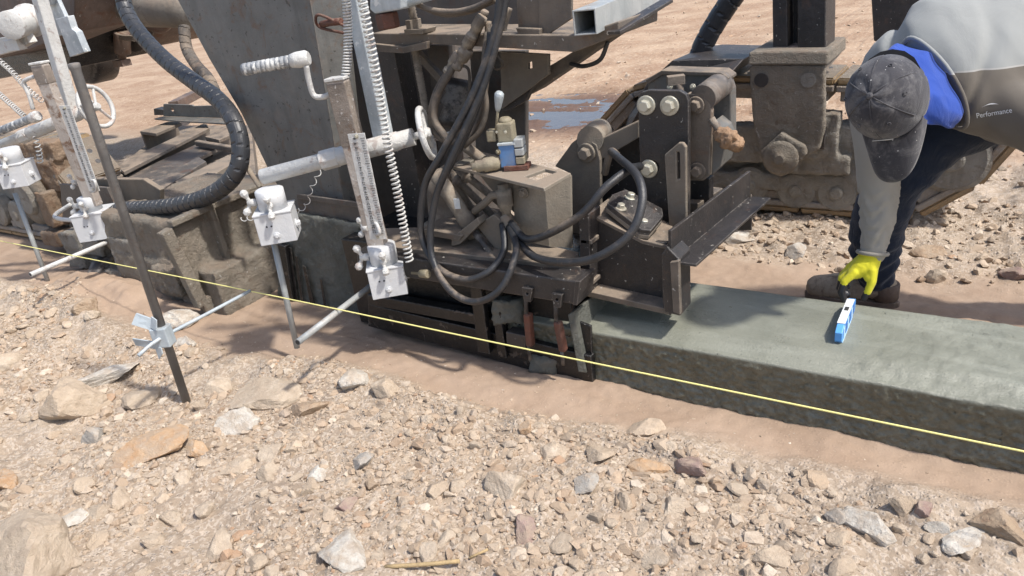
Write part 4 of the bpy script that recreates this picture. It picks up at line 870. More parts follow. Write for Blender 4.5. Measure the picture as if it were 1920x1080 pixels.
# left crawler
yl = 2.24
loopL = [(-7.2, .62), (-5.35, .66), (-5.20, .62), (-5.12, .53), (-5.12, .40), (-5.17, .25), (-5.28, .13), (-5.42, .09), (-7.3, .09), (-7.45, .20), (-7.5, .40), (-7.4, .55)]
fl_ = join(box((-6.3, yl + .2, .36), 1.7, .22, .18), box((-5.75, yl + .06, .40), .35, .10, .2))
cl = crawler(loopL, yl, .40, 17, [(-5.40, .37, .17), (-5.95, .20, .11), (-6.25, .20, .11)], fl_, 'clay-caked crawler track at the far left')
hp = PY(52, 372, 2.16)
put('drive_hub', lathe(hp, (0, 1, 0), [(0, .13), (.01, .19), (.05, .20), (.06, .17), (.16, .16)], 26), 'mud', cl, 0)
put('hub_cover', lathe(hp + Vector((0, -.03, 0)), (0, 1, 0), [(0, .10), (.03, .12)], 20), 'mudgrey', cl, .003)
put('clay_cake', join(box(PY(78, 280, 2.3), .42, .12, .12, .1), box(PY(105, 325, 2.3), .25, .14, .2, .1)), 'orange_mud', cl, 0, lump=(.012, .03, .05))
put('clay_cake', join(box(PY(112, 385, 2.25), .12, .2, .24), box(PY(120, 440, 2.22), .22, .2, .10)), 'orange_mud', cl, 0, lump=(.012, .02, .05))
# --- auger housing at the left, caked in mud
XH = -3.30
ah = put('auger_housing', join(box((-3.72, 2.30, .22), .84, .74, .52), box((-3.62, 2.16, .10), .9, .50, .3)), 'mud', pv, 0, 'mud-covered auger housing', lump=(.016, .03, .09))
put('end_panel', poly3([PX(385, 560, XH), PX(322, 428, XH), PX(395, 384, XH), PX(482, 352, XH), PX(503, 420, XH), PX(500, 500, XH)], (-.03, 0, 0)), 'mud', ah, 0, lump=(.010, .010, .05))
for p, q, w_ in (((308, 432), (378, 572), .06), ((392, 388), (442, 535), .03), ((482, 352), (503, 440), .03), ((318, 420), (400, 384), .03), ((400, 384), (484, 350), .03), ((378, 574), (503, 508), .07)):
    put('rib', beam(PX(*p, XH + .02), PX(*q, XH + .02), .05, w_), 'mud', ah, .006)
put('mud_lump', join(box(PY(165, 460, 2.06), .18, .2, .22), box(PY(200, 452, 2.06), .2, .2, .10)), 'mudgrey', ah, 0, lump=(.011, .032, .07))
put('mud_lump', join(box(PY(235, 530, 1.98), .26, .14, .22, .2), box(PY(270, 470, 2.02), .3, .2, .22)), 'mudgrey', ah, 0, lump=(.011, .032, .07))
put('mud_lump', join(box(PY(330, 520, 1.93), .2, .12, .16), box(PY(320, 570, 1.9), .24, .1, .07)), 'mud', ah, 0, lump=(.010, .04, .05))
put('auger_end', lathe(PY(172, 512, 1.90), Vector((.25, .2, -.15)), [(0, .06), (.01, .11), (.08, .12), (.09, .09), (.2, .08)], 18), 'dark', ah, 0)
put('top_plate', poly3([PY(112, 340, 2.30), PY(150, 330, 2.45), PY(262, 332, 2.45), PY(272, 345, 2.40), PY(300, 352, 2.38), PY(306, 372, 2.36), PY(270, 398, 2.2), PY(215, 402, 2.12), PY(120, 412, 2.12)], (0, .02, -.03)), 'brown', ah, .006)
put('side_plate', slabY([(112, 345), (200, 352), (215, 385), (210, 415), (118, 412)], 2.10, .02), 'plate_dark', ah, .003)
put('deck_block', slabY([(176, 335), (268, 336), (300, 356), (300, 395), (205, 398)], 2.16, .03), 'dusty', ah, .005)
put('warning_sticker', slabY([(186, 355), (192, 356), (214, 380), (210, 384), (194, 378)], 2.152, .002), 'yellowpaint', ah, 0)
put('handle_hook', tube([PY(135, 382, 2.04), PY(105, 402, 1.98), PY(110, 410, 1.95), PY(148, 414, 1.95)], .013), 'white', ah, 0)
put('mast_foot', cyl(PY(462, 312, 2.12), PY(488, 352, 2.10), .012), 'dusty', ah, 0)
# --- tank and drive seen above the left sensor
tk = put('round_tank', lathe(PY(222, -5, 4.3), (0, 1, 0), [(0, .30), (.02, .46), (.05, .485), (.9, .485), (.95, .44)], 40), 'tankbrown', pv, 0, 'rounded brown tank hanging over the field')
put('tank_flange', lathe(PY(222, -5, 4.28), (0, 1, 0), [(0, .50), (.02, .50)], 40), 'plate_dark', tk, .003)
put('drain_pipe', join(cyl(PY(228, 60, 4.15), PY(230, 98, 4.15), .075), cyl(PY(230, 95, 4.15), PY(229, 118, 4.15), .035), box(PY(229, 118, 4.15), .16, .10, .06)), 'tankbrown', tk, .004)
for k in range(3): put('wire_loop', tube([PY(195, 20 + 4 * k, 4.1), PY(208, 52 + 3 * k, 4.1), PY(225, 66 + 3 * k, 4.1), PY(252, 68 + 4 * k, 4.1)], .010), 'dusty', tk, 0)
put('junction_plate', slabY([(195, -30), (250, -30), (248, 40), (200, 38)], 4.05, .03, [circ(208, 8, 3, 8), circ(222, 4, 3, 8), circ(212, 18, 3, 8)]), 'brown', tk, .004)
put('cross_pipe', cyl(PY(245, 18, 3.6), PY(420, 18, 3.6), .13, 22), 'dusty', pv, 0)
put('elbow_pipe', tube([PY(280, 46, 4.3), PY(300, 50, 4.3), PY(312, 40, 4.3), PY(316, 10, 4.3)], .06), 'tankbrown', pv, 0)
db = put('drive_beam', slabY([(-60, -60), (140, -60), (140, 60), (60, 92), (-60, 120)], 3.2, .5), 'tankbrown', pv, .01)
put('motor', lathe(PY(18, 48, 2.75), Vector((-.6, .8, .05)), [(0, .04), (.01, .10), (.25, .10), (.26, .12), (.3, .12)], 24), 'white', pv, .004, 'white round motor at the left edge')
put('motor_bracket', join(slabY([(-20, 75), (45, 62), (56, 80), (30, 95), (-20, 108)], 2.85, .06), box(PY(28, 84, 2.8), .12, .08, .08, .4)), 'white', pv, .004)
put('sensor_bracket', slabY([(78, -20), (98, -20), (128, 45), (132, 60), (90, 74), (78, 40)], 3.0, .03), 'galv', pv, .003)
put('sensor_bracket', slabY([(104, 36), (126, 30), (134, 54), (142, 60), (158, 98), (131, 107), (118, 70)], 2.92, .05), 'galv', pv, .003)
put('sensor_bracket', slabY([(70, -30), (92, -30), (92, 10), (72, 14)], 2.95, .05), 'galv', pv, .003)
put('shadow_gap_block', slabY([(-60, 110), (60, 88), (140, 62), (128, 130), (60, 135), (-60, 160)], 3.7, .9), 'black', pv, .01)  # black block standing in for the shadow gap under the drive beam
put('rear_wheel', lathe(PY(140, 100, 4.6), (0, 1, 0), [(0, .25), (.02, .34), (.08, .36), (.3, .36), (.34, .3)], 30), 'dark', pv, 0)

# ================================================================== STEEL SECTIONS ON THE GROUND
def section(name, pts, thick, mat, lab, flange=True):
    P4 = [Vector(p) for p in pts]; c = sum(P4, Vector()) / len(P4)
    r = thing(name, lab, 'steel section', (c.x, c.y, 0), 'steel sections stacked behind the big hose')
    put('web', poly3(P4, (0, 0, -thick)), mat, r, .004)
    if flange:
        d = (P4[1] - P4[0]); s = d.cross(Vector((0, 0, 1))).normalized()
        sgn = 1 if s.dot(P4[0] - c) > 0 else -1
        put('flange', beam(P4[0] - s * sgn * .012 - Vector((0, 0, .10)), P4[1] - s * sgn * .012 - Vector((0, 0, .10)), .02, .17), mat, r, .003)
    return r
def zq(pts, z): return [PZ(*p, z) for p in pts]
section('steel_channel', zq([(216, 310), (384, 230), (392, 240), (232, 322)][::1], .32), .03, 'brown', 'long dusty steel angle nearest the big hose end, left of the stack')
section('steel_channel', zq([(236, 330), (395, 258), (420, 272), (275, 345)], .26), .03, 'plate_dark', 'low dark steel strip lying beside the long dusty angle')
section('steel_channel', zq([(278, 342), (372, 294), (386, 302), (300, 356)], .34), .06, 'plate_dark', 'brown steel bar lying flat in the middle of the stack')
section('steel_channel', zq([(328, 340), (428, 290), (446, 300), (358, 352)], .36), .06, 'dusty', 'dusty steel bar with a raised bolt head inside the hose bend')
section('steel_channel', zq([(262, 246), (326, 224), (340, 230), (292, 250)], .34), .03, 'brown', 'short dusty plate under the drilled channel')
section('steel_channel', zq([(384, 256), (428, 235), (440, 250), (410, 262)], .34), .03, 'brown', 'small dusty plate against the hose bend')
sc_ = thing('drilled_channel', 'dark steel channel with a hole lying across the top of the stack', 'steel section', PZ(350, 220, .3), 'steel sections stacked behind the big hose')
yc_ = PZ(350, 222, .38).y
put('web', slabY([(306, 195), (360, 197), (362, 199), (430, 197), (432, 222), (306, 218)], yc_, .02, [circ(322, 206, 4, 10)]), 'plate', sc_, .003)
put('flange', poly3([PY(289, 222, yc_ - .12), PY(306, 218, yc_), PY(436, 222, yc_), PY(436, 232, yc_ - .12), PY(330, 226, yc_ - .12)], (0, 0, -.015)), 'plate', sc_, .003)
put('end_block', slabY([(288, 204), (306, 206), (306, 216), (289, 216)], yc_ + .02, .1), 'dark', sc_, .003)
rr = thing('rusty_beam', 'dark rusty beam lying behind the drilled channel', 'steel section', PZ(350, 200, .2), 'steel sections stacked behind the big hose')
put('web', beam(PZ(326, 198, .3), PZ(400, 160, .3), .12, .10), 'tankbrown', rr, .006)
bs = thing('timber_base', 'brown dusty bed plate under the stacked steel sections', 'base plate', PZ(330, 310, .12))
put('web', poly3(zq([(180, 345), (320, 235), (470, 235), (480, 330), (300, 400)], .16), (0, 0, -.15)), 'brown', bs, .004)
put('cross_bar', beam(PZ(370, 268, .3), PZ(440, 280, .3), .05, .05), 'brown', bs, .01)

# ================================================================== STRING LINE AND STAKE
zs, ys = .317, 1.712
st_ = put('string_line', tube([(-9.5, ys, zs - .002), (-5, ys, zs), (-2.61, ys, zs + .006), (-1.2, ys, zs), (.5, ys, zs), (4, ys, zs + .002)], .0026, 6, 12), 'string', None, 0)
tag(st_, 'taut yellow string line stretched in front of the machine and the curb', 'string line')
sk = thing('stake', 'dark steel stake driven into the rubble with a grey clamp and a cross rod', 'stake', (-2.636, 1.296, 0))
put('rod', lathe((-2.640, 1.299, -.15), Vector((.062, .01, 1.335 + .15)), [(0, .0165), (1.47, .0165), (1.478, .0185), (1.49, .0185), (1.493, .014)], 14), 'rebar', sk, 0)
zc = .326; cp0 = Vector((-2.617, 1.300, zc))
put('cross_rod', tube([cp0 + v for v in (Vector((.012, -.125, -.02)), Vector((.012, -.03, 0)), Vector((.010, .2, 0)), Vector((.006, .41, 0)))], .0075, 8, 4), 'clamp', sk, 0)
cp = Vector((-2.617, 1.300, zc)); cs = 1.15
ck = put('clamp', box(cp + Vector((0, -.006, .0)), cs * .056, cs * .046, cs * .07, .5), 'clamp', sk, .004, 'blue-grey sheet steel clamp with bent wings')
put('wing', poly3([cp + Vector(v) * cs for v in ((-.02, -.03, .03), (-.075, -.055, .055), (-.07, -.03, .085), (-.005, -.01, .06))], (.002, .005, .001)), 'clamp', ck, .001)
put('wing', poly3([cp + Vector(v) * cs for v in ((-.025, -.03, -.015), (-.095, -.06, .0), (-.10, -.055, -.03), (-.03, -.03, -.045))], (.001, .005, .001)), 'clamp', ck, .001)
put('wing', poly3([cp + Vector(v) * cs for v in ((.012, -.032, -.03), (-.02, -.035, -.03), (-.012, -.04, -.075), (.014, -.035, -.05))], (.001, .004, .0)), 'clamp', ck, .001)
put('wing', poly3([cp + Vector(v) * cs for v in ((.02, -.03, .035), (-.01, -.03, .04), (.0, -.02, .08), (.024, -.02, .07))], (.001, .004, .0)), 'clamp', ck, .001)

# ================================================================== LINE SENSORS
def wing_nut(p, axis, parent, s=1.0):
    p = Vector(p); a, sd, u = frame(axis)
    put('wing_nut', join(lathe(p, a, [(0, .012 * s), (.014 * s, .012 * s), (.03 * s, .008 * s)], 10),
        lathe(p + a * .02 * s, (a * .5 + u).normalized(), [(0, .007 * s), (.018 * s, .006 * s), (.030 * s, .013 * s), (.040 * s, .012 * s), (.046 * s, .005 * s)], 8),
        lathe(p + a * .02 * s, (a * .5 - u).normalized(), [(0, .007 * s), (.018 * s, .006 * s), (.030 * s, .013 * s), (.040 * s, .012 * s), (.046 * s, .005 * s)], 8)), 'white', parent, 0)
def sensor_box(par, c, yaw, neck_h, s=.142, h=.125):
    c = Vector(c)
    b = put('sensor_box', box(c, s, s, h, yaw), 'whitebox', par, .0025)
    d = Vector((math.cos(yaw), math.sin(yaw), 0)); e = Vector((-d.y, d.x, 0))
    put('lid_flange', box(c + Vector((0, 0, h / 2 - .002)), s + .006, s + .006, .006, yaw), 'whitebox', b, .001)
    put('neck', lathe(c + Vector((0, 0, h / 2 + .001)), (0, 0, 1), [(0, .056), (neck_h, .056), (neck_h + .005, .048)], 22), 'whitebox', b, 0)
    f1 = -e; f2 = d
    put('pivot_nut', hexbolt(c + f2 * s / 2 + e * -.008 + Vector((0, 0, -.01)), f2, .018), 'whitebox', b, 0)
    put('pivot_nut', hexbolt(c + f1 * s / 2 + Vector((0, 0, -.028)), f1, .013), 'whitebox', b, 0)
    for q in (-.03, -.012): put('rivet', lathe(c + f1 * s / 2 + d * q + Vector((0, 0, .012)), f1, [(0, .004), (.002, .003)], 8), 'ink', b, 0)
    wing_nut(c + Vector((0, 0, h / 2 + neck_h * .45)) - d * .056, -d + Vector((0, 0, .1)), b, 1.25)
    wing_nut(c + Vector((0, 0, h / 2 + neck_h * .4)) - e * .056, -e * 1 + d * .1, b, 1.15)
    return b
def sensor(base, label, p):
    r = thing('grade_sensor', label, 'grade sensor', base, 'line sensors hung from the machine')
    put('mast', beam(p['mast'][0], p['mast'][1], .060, .060, (0, 1, 0)), p['mast_mat'], r, .005)
    ps = put('post', beam(p['post'][0], p['post'][1], .072, .050, (-0.35, 1, 0)), p['post_mat'], r, .004)
    put('post_cap', beam(p['post'][0], p['post'][0] + (p['post'][0] - p['post'][1]).normalized() * .012, .080, .062, (-0.35, 1, 0)), 'white', ps, .003)
    a, b = p['post']; put('sleeve', beam(a.lerp(b, .012), a.lerp(b, p.get('sl', .36)), .076, .054, (-0.35, 1, 0)), 'postbrown', ps, .004)
    # sleeve and scale
    a, b = p['scale']; d, s, u = frame(b - a, (-0.35, 1, 0))
    sc = put('scale_plate', poly3([a - s * .034, a + s * .034, b + s * .034, b - s * .034], -u * .004 if (EYE - a).dot(u) < 0 else u * .004), 'white', r, .001)
    n = u if (EYE - a).dot(u) > 0 else -u
    L = (b - a).length; bm = bmesh.new(); k = 0
    rt = s if right.dot(s) > 0 else -s; upv = -d
    m = Matrix((rt, upv, n)).transposed().to_4x4()
    tbm = []
    q = .018
    while q < L - .02:
        tbm.append(box(a + d * q + n * .0048 + rt * .022, .012 if k % 5 else .018, .0016, .0006, rot=m.to_3x3()))
        if k % 2 == 0:
            t_ = text_mesh(str(int(8 + k / 2)), .016); bmesh.ops.transform(t_, matrix=Matrix.Translation(a + d * q + n * .0052 - rt * .009) @ m @ Matrix.Rotation(math.pi / 2, 4, 'Z'), verts=t_.verts); tbm.append(t_)
        q += .0095; k += 1
    put('scale_print', join(*tbm), 'ink', sc, 0)
    put('screw', hexbolt(a + d * .010 + n * .004, n, .008), 'zinc', sc, 0); put('screw', hexbolt(b - d * .010 + n * .004, n, .007), 'zinc', sc, 0)
    # crank
    cr = put('crank', tube(p['crank'], .0105, 10, 6), 'white', r, 0)
    g0, g1 = p['grip']; Lg = (g1 - g0).length
    put('grip', lathe(g0, g1 - g0, sum([[(Lg * i / 12, .0225), (Lg * (i + .6) / 12, .0225), (Lg * (i + .65) / 12, .0205), (Lg * (i + .95) / 12, .0205)] for i in range(12)], []), 16), p['grip_mat'], cr, 0)
    put('elbow', lathe(g0, g0 - g1, [(-.03, .024), (-.005, .029), (.03, .029), (.04, .022)], 14), 'white', cr, 0)
    # cross tube with handwheel
    t0, t1 = p['tube']; d = (t1 - t0).normalized(); L = (t1 - t0).length
    ct = put('cross_tube', lathe(t0, d, [(0, .026), (.004, .031), (L * .42, .031), (L * .425, .037), (L * .9, .037), (L * .905, .034), (L, .034)], 12), 'white', r, 0)
    put('collar', lathe(t0 + d * L * .40, d, [(0, .040), (.07, .040)], 8), 'white', ct, .003)
    put('hub', cyl(t1 - d * .001, t1 + d * .05, .014), 'white', ct, 0)
    c = t1 + d * .05; R = p.get('wr', .094); sp = d.orthogonal().normalized(); su = d.cross(sp)
    hw_ = put('handwheel', join(torus(c, d, R, .0125), lathe(c - d * .02, d, [(0, .022), (.03, .022), (.04, .015)], 14), *[cyl(c, c + (sp * math.cos(q) + su * math.sin(q)) * R - d * .0, .008, 8) for q in (.4, 2.5, 4.6)]), 'white', r, 0)
    hp_ = c + (p['knob'] - c) * .0 + (sp * math.cos(p['ka']) + su * math.sin(p['ka'])) * R
    put('knob', lathe(hp_, d, [(0, .008), (.02, .008), (.035, .015), (.07, .017), (.09, .010), (.095, .004)], 14), 'white', hw_, 0)
    # the two boxes and their feelers
    b1 = sensor_box(r, p['box1'], p['yaw'], .075); b2 = sensor_box(r, p['box2'], p['yaw'], .075, p.get('bs', .142), p.get('bs', .142) * .88)
    put('feeler_rod', lathe(p['rod'][0], p['rod'][1] - p['rod'][0], [(0, .0125), ((p['rod'][1] - p['rod'][0]).length, .0125)], 14), 'tubegrey', b1, 0)
    q0, q1 = p['wand']; L = (q1 - q0).length
    wd = put('feeler_rod', lathe(q0, q1 - q0, [(0, .0125), (L, .0125)], 14), p['wand_mat'], b2, 0)
    put('bore', lathe(q1, q1 - q0, [(0, .0095), (.0008, .0095)], 12), 'ink', b2, 0)
    put('clip', tube(p['clip'], .007, 8, 4), 'white', r, 0)
    wing_nut(p['wn'], p['wna'], ps)
    for path, R, rr, tn in p['coils']: put('coiled_cable', coil(path, R, rr, tn), 'white', r, 0)
    if p.get('plug'): 
        pl = put('plug', lathe(p['plug'][0], p['plug'][1] - p['plug'][0], [(0, .005), (.055, .005), (.056, .016), (.095, .018), (.10, .015)], 12), 'valve', b2, 0)
    return r
zt = .86
right_p = dict(
    mast=(PY(655, -60, 2.13), PY(720, 262, 2.11)), mast_mat='galv',
    post=(PY(633, 150, 1.955), PY(712, 470, 1.955)), post_mat='postrust',
    scale=(PY(668, 250, 1.905), PY(710, 448, 1.905)),
    crank=[PY(622, 176, 1.95), PY(604, 182, 1.93), PY(588, 178, 1.92), PY(579, 150, 1.915), PY(574, 122, 1.91)],
    grip=(PY(560, 112, 1.905), PY(455, 131, 1.80)), grip_mat='grip',
    tube=(PY(490, 332, 1.80), PY(776, 256, 2.13)), knob=PY(850, 280, 2.1), ka=-1.2,
    box1=PY(521, 418, 1.775), box2=PY(727, 518, 1.955), yaw=.72,
    rod=(PY(512, 448, 1.775), PY(557, 652, 1.742)), wand=(PZ(700, 533, .305), PZ(558, 642, .305)), wand_mat='tubegrey',
    clip=[PY(706, 440, 1.90), PY(712, 436, 1.89), PY(706, 420, 1.90), PY(698, 418, 1.91)],
    wn=PY(690, 428, 1.93), wna=(-1, -.2, .1),
    coils=[([PY(646, -60, 2.02), PY(652, 40, 2.02), PY(652, 100, 2.0), PY(648, 140, 1.98)], .0135, .0036, 34), ([PY(668, -60, 2.02), PY(700, 110, 2.0), PY(724, 255, 1.99), PY(745, 360, 1.97), PY(768, 490, 1.95)], .0145, .0038, 62), ([PY(452, 412, 2.0), PY(560, 395, 2.0), PY(585, 350, 2.02), PY(600, 320, 2.04)], .009, .002, 14)],
    plug=(PY(772, 512, 1.96), PY(820, 515, 1.94)))
sensor(right_p['post'][1] * 1, 'white-painted line sensor with a scale post, crank and handwheel in front of the hoses', right_p)
left_p = dict(
    mast=(PY(58, -60, 2.16), PY(138, 215, 2.13)), mast_mat='white',
    post=(PY(74, 120, 1.96), PY(178, 385, 1.96)), post_mat='postrust',
    scale=(PY(121, 198, 1.905), PY(178, 358, 1.905)),
    crank=[PY(66, 143, 1.95), PY(52, 148, 1.93), PY(45, 156, 1.92), PY(55, 180, 1.915), PY(62, 205, 1.91)],
    grip=(PY(64, 220, 1.905), PY(-30, 258, 1.84)), grip_mat='grip',
    tube=(PY(-40, 290, 1.86), PY(168, 205, 2.17)), knob=PY(190, 250, 2.1), ka=2.2,
    box1=PY(34, 325, 1.80), box2=PY(182, 418, 1.95), yaw=.66,
    rod=(PY(28, 362, 1.80), PY(90, 528, 1.745)), wand=(PZ(255, 431, .305), PZ(57, 515, .305)), wand_mat='white',
    clip=[PY(172, 360, 1.91), PY(180, 357, 1.90), PY(178, 340, 1.90), PY(170, 338, 1.91)],
    sl=.13, bs=.172, wr=.112, wn=PY(142, 342, 1.94), wna=(-1, -.2, .1),
    coils=[([PY(-20, 98, 2.05), PY(20, 132, 2.04), PY(50, 165, 2.02), PY(80, 190, 2.02)], .0125, .0034, 20), ([PY(58, 235, 2.02), PY(70, 270, 2.0), PY(76, 305, 2.0)], .0135, .0036, 9), ([PY(-20, 160, 1.98), PY(20, 195, 1.96), PY(48, 220, 1.94)], .0125, .0034, 20)],
    plug=None)
sensor(left_p['post'][1] * 1, 'white-painted line sensor with a crank and handwheel at the left edge behind the stake', left_p)
# twig in the foreground
tw = put('twig', join(tube([PZ(722, 1063, .03), PZ(800, 1058, .045), PZ(862, 1052, .045)], .006, 7, 4), tube([PZ(880, 1046, .04), PZ(915, 1030, .05)], .004, 6, 4)), 'twig', None, 0)
tag(tw, 'dry straw-coloured twig lying in the rubble near the bottom edge', 'twig')

# ================================================================== WORKER
def cam_vec(x, y, z): return (right * x + down * y + fwd * z)
def capsules(chains, vox, smooth=8, name='tmp', squash=None):
    """union of tapered round-ended limbs, fused into one continuous skin"""
    bm = bmesh.new()
    for ch in chains:
        for (p, r), (q, s) in zip(ch, ch[1:]):
            p, q = Vector(p), Vector(q); L = (q - p).length; n = max(2, int(L / (min(r, s) * .35)))
            for i in range(n + 1):
                f = i / n; m = Matrix.Translation(p.lerp(q, f)) @ Matrix.Scale(r + (s - r) * f, 4)
                bmesh.ops.create_icosphere(bm, subdivisions=2, radius=1, matrix=m)
    me = bpy.data.meshes.new(name); bm.to_mesh(me); bm.free()
    return fuse(me, vox, smooth)
def fuse(me, vox, smooth):
    o = bpy.data.objects.new('fuse', me); COL.objects.link(o)
    r = o.modifiers.new('r', 'REMESH'); r.mode = 'VOXEL'; r.voxel_size = vox; r.use_smooth_shade = True
    s = o.modifiers.new('s', 'SMOOTH'); s.iterations = smooth; s.factor = .5
    bpy.context.view_layer.update()
    out = bpy.data.meshes.new_from_object(o.evaluated_get(bpy.context.evaluated_depsgraph_get()))
    bpy.data.objects.remove(o); bpy.data.meshes.remove(me); return out
def ell_loft(rs, seg=32):
    """rs: (centre, wide axis, wide radius, thin axis, thin radius)"""
    bm = bmesh.new(); L = []
    for c, a, ra, b, rb in rs: L.append([bm.verts.new(Vector(c) + a * ra * math.cos(2 * math.pi * k / seg) + b * rb * math.sin(2 * math.pi * k / seg)) for k in range(seg)])
    for x, y in zip(L, L[1:]):
        for k in range(seg): bm.faces.new((x[k], x[(k + 1) % seg], y[(k + 1) % seg], y[k]))
    bm.faces.new(L[0][::-1]); bm.faces.new(L[-1]); bmesh.ops.recalc_face_normals(bm, faces=bm.faces[:]); return bm
def wrinkle(me, fn):
    n = len(me.vertices); co = np.empty(n * 3, np.float32); no = np.empty(n * 3, np.float32)
    me.vertices.foreach_get('co', co); me.vertices.foreach_get('normal', no); co = co.reshape(-1, 3); no = no.reshape(-1, 3)
    me.vertices.foreach_set('co', (co + no * fn(co)[:, None]).astype(np.float32).ravel()); me.update()
def wear(name, me, mats, parent, label=None):
    o = link_mesh(name, me, [M[m] for m in mats], parent, Vector((0, 0, 0)))
    for p in me.polygons: p.use_smooth = True
    c = sum((v.co for v in me.vertices), Vector()) / len(me.vertices)
    for v in me.vertices: v.co -= c
    ORG[o.name] = c; o.location = c - ORG[parent.name]
    if label: o['label'] = label
    return o
wk = thing('person', 'worker in a grey shirt, black cap and yellow glove bending over the fresh curb', 'person', (-.2, 2.95, 0))
K = lambda x, y, Y, r: (PY(x, y, Y), r)
HC = PY(1661, 183, 2.36); HU = cam_vec(-.68, .15, -.72).normalized(); HF = cam_vec(.05, .96, .153); HF = (HF - HU * HF.dot(HU)).normalized(); HS = HU.cross(HF)
head = lambda u, f, s: HC + HU * u + HF * f + HS * s
# continuous body under the clothes, with a face turned to the ground
sh_r, sh_l = PY(1668, 118, 2.78), PY(1830, 185, 2.70)
body = capsules([
    [(head(.02, -.01, 0), .085), (head(-.05, .0, 0), .080), (head(-.11, .03, 0), .062), (head(-.155, .055, 0), .035)],
    [(head(-.075, .085, 0), .016), (head(-.095, .100, 0), .013)],                                   # nose
    [(head(-.13, .088, -.016), .010), (head(-.13, .088, .016), .010)],                                # mouth
    [(head(-.06, .075, -.032), .014), (head(-.06, .076, .032), .014)],                                # brow
    [(head(-.06, .01, -.085), .018), (head(-.09, .012, -.082), .012)], [(head(-.06, .01, .085), .018), (head(-.09, .012, .082), .012)],
    [(head(-.10, -.03, 0), .058), (PY(1745, 150, 2.66), .062), (PY(1800, 120, 2.76), .10), (PY(1900, 110, 2.86), .12), (PY(2000, 150, 2.98), .13)],
    [(sh_r, .06), (PY(1640, 200, 2.76), .048), (PY(1648, 310, 2.68), .042), (PY(1636, 478, 2.60), .030), (PY(1622, 500, 2.58), .028)],
    [(PY(1780, 140, 2.72), .08), (sh_l, .06), (PY(1960, 240, 2.62), .048), (PY(2040, 300, 2.60), .040)], [(sh_r, .06), (PY(1780, 140, 2.72), .08)],
    [(PY(1900, 180, 2.95), .09), (PY(1760, 245, 2.88), .075), (PY(1662, 335, 2.86), .06), (PY(1645, 525, 2.97), .042)],
    [(PY(2000, 190, 3.05), .09), (PY(2065, 310, 2.98), .06), ((.69, 3.20, .12), .042)]], .012, 6)
wear('body', body, ['skin'], wk)
# shirt
ax = lambda x, y, z=0: cam_vec(x, y, z).normalized()
W1, T1 = ax(-.45, -.9, .1), ax(.25, .12, -.95)
W2, T2 = ax(-.12, -1, .1), ax(.2, .15, -.96)
W3 = ax(-.02, -1, .15)
tors = ell_loft([(PY(1745, 155, 2.615), W1, .150, T1, .078), (PY(1760, 146, 2.65), W1, .20, T1, .11), (PY(1795, 128, 2.72), W1, .255, T1, .145), (PY(1835, 115, 2.78), W2, .275, T2, .155),
    (PY(1890, 108, 2.84), W3, .285, T2, .16), (PY(1960, 112, 2.92), W3, .27, T2, .16), (PY(2030, 135, 2.98), W3, .24, T2, .16), (PY(2070, 150, 3.0), W3, .15, T2, .12)])
me0 = bpy.data.meshes.new('t'); 
tb2 = bmesh.new(); tb2.from_mesh(capsules([
    [(PY(1740, 105, 2.74), .12), (PY(1690, 112, 2.76), .112), (PY(1655, 150, 2.77), .098), (PY(1642, 220, 2.74), .088), (PY(1648, 310, 2.68), .083), (PY(1647, 400, 2.64), .070), (PY(1636, 476, 2.60), .051)],
    [(PY(1800, 160, 2.68), .10), (PY(1850, 190, 2.68), .105), (PY(1960, 235, 2.63), .09), (PY(2040, 300, 2.60), .07)]], .012, 0))
join_bm = join(tors, tb2); join_bm.to_mesh(me0); join_bm.free()
shirt = fuse(me0, .010, 14)
PC = PY(1648, 400, 2.64)
def sh_w(c):
    x, y, z = c.T
    sleeve = sst(.66, .56, z) * (x < -.22)
    rings_ = -.013 * np.abs(fbm((x + y) * 7, z * 26 + 2.5 * vn(x * 14, y * 14, 4), 2, 303)) * sleeve - .004 * np.abs(vn((x - y) * 12 + z * 9, z * 48, 304)) * sleeve
    drape = (.010 * fbm((x + y * .5) * 6, (z * .5 + y) * 3, 3, 301) - .010 * np.abs(fbm((x + z * .8) * 9, (y - z) * 3.5, 2, 305))) * (1 - sleeve * .7)
    d = np.sqrt((x - HC.x - .14) ** 2 + (y - HC.y - .25) ** 2 + (z - HC.z) ** 2)          # folds fanning out from the collar
    fan = .006 * np.sin(d * 95 + 6 * vn(x * 5, y * 5, 8)) * sst(.42, .20, d)
    return rings_ + drape - .012 * np.exp(-(np.abs(vn((x + y * .4) * 6, (y - z) * 2.2, 307)) / .10) ** 2) * (1 - sleeve)
wrinkle(shirt, sh_w)
zs_ = PY(1860, 124, 2.66).z
SX = PY(1712, 250, 2.66).x
def shirt_extra(t, col):
    sp = t.n('ShaderNodeSeparateXYZ'); t.set(sp.inputs[0], t.pos); x, z = sp.outputs[0], sp.outputs[2]
    lowz = t.math('LESS_THAN', z, zs_); body = t.math('GREATER_THAN', x, SX)
    seam = t.math('LESS_THAN', t.math('ABSOLUTE', t.math('SUBTRACT', z, zs_)), .0022)
    dk = t.mix(t.noise(9, 5, .6), (.108, .094, .078), (.135, .118, .098)); sl_ = t.mix(t.noise(9, 5, .6), (.30, .274, .232), (.345, .318, .272))
    low_ = t.mix(body, sl_, dk); up_c = t.mix(t.ramp(z, HC.z - .20, HC.z + .02), sl_, col)
    c = t.mix(t.math('MULTIPLY', lowz, body), up_c, low_)
    return t.mix(t.math('MULTIPLY', seam, body), c, (.34, .33, .31))
M['shirt_light'] = cloth('two_tone_jersey', (.26, .268, .26), 9, .003, .85, .08, shirt_extra)
M['shirt_sleeve'] = cloth('taupe_sleeve', (.27, .247, .208), 14, .003, .85, .10)
so_ = wear('shirt', shirt, ['shirt_light'], wk)
off = ORG[so_.name]
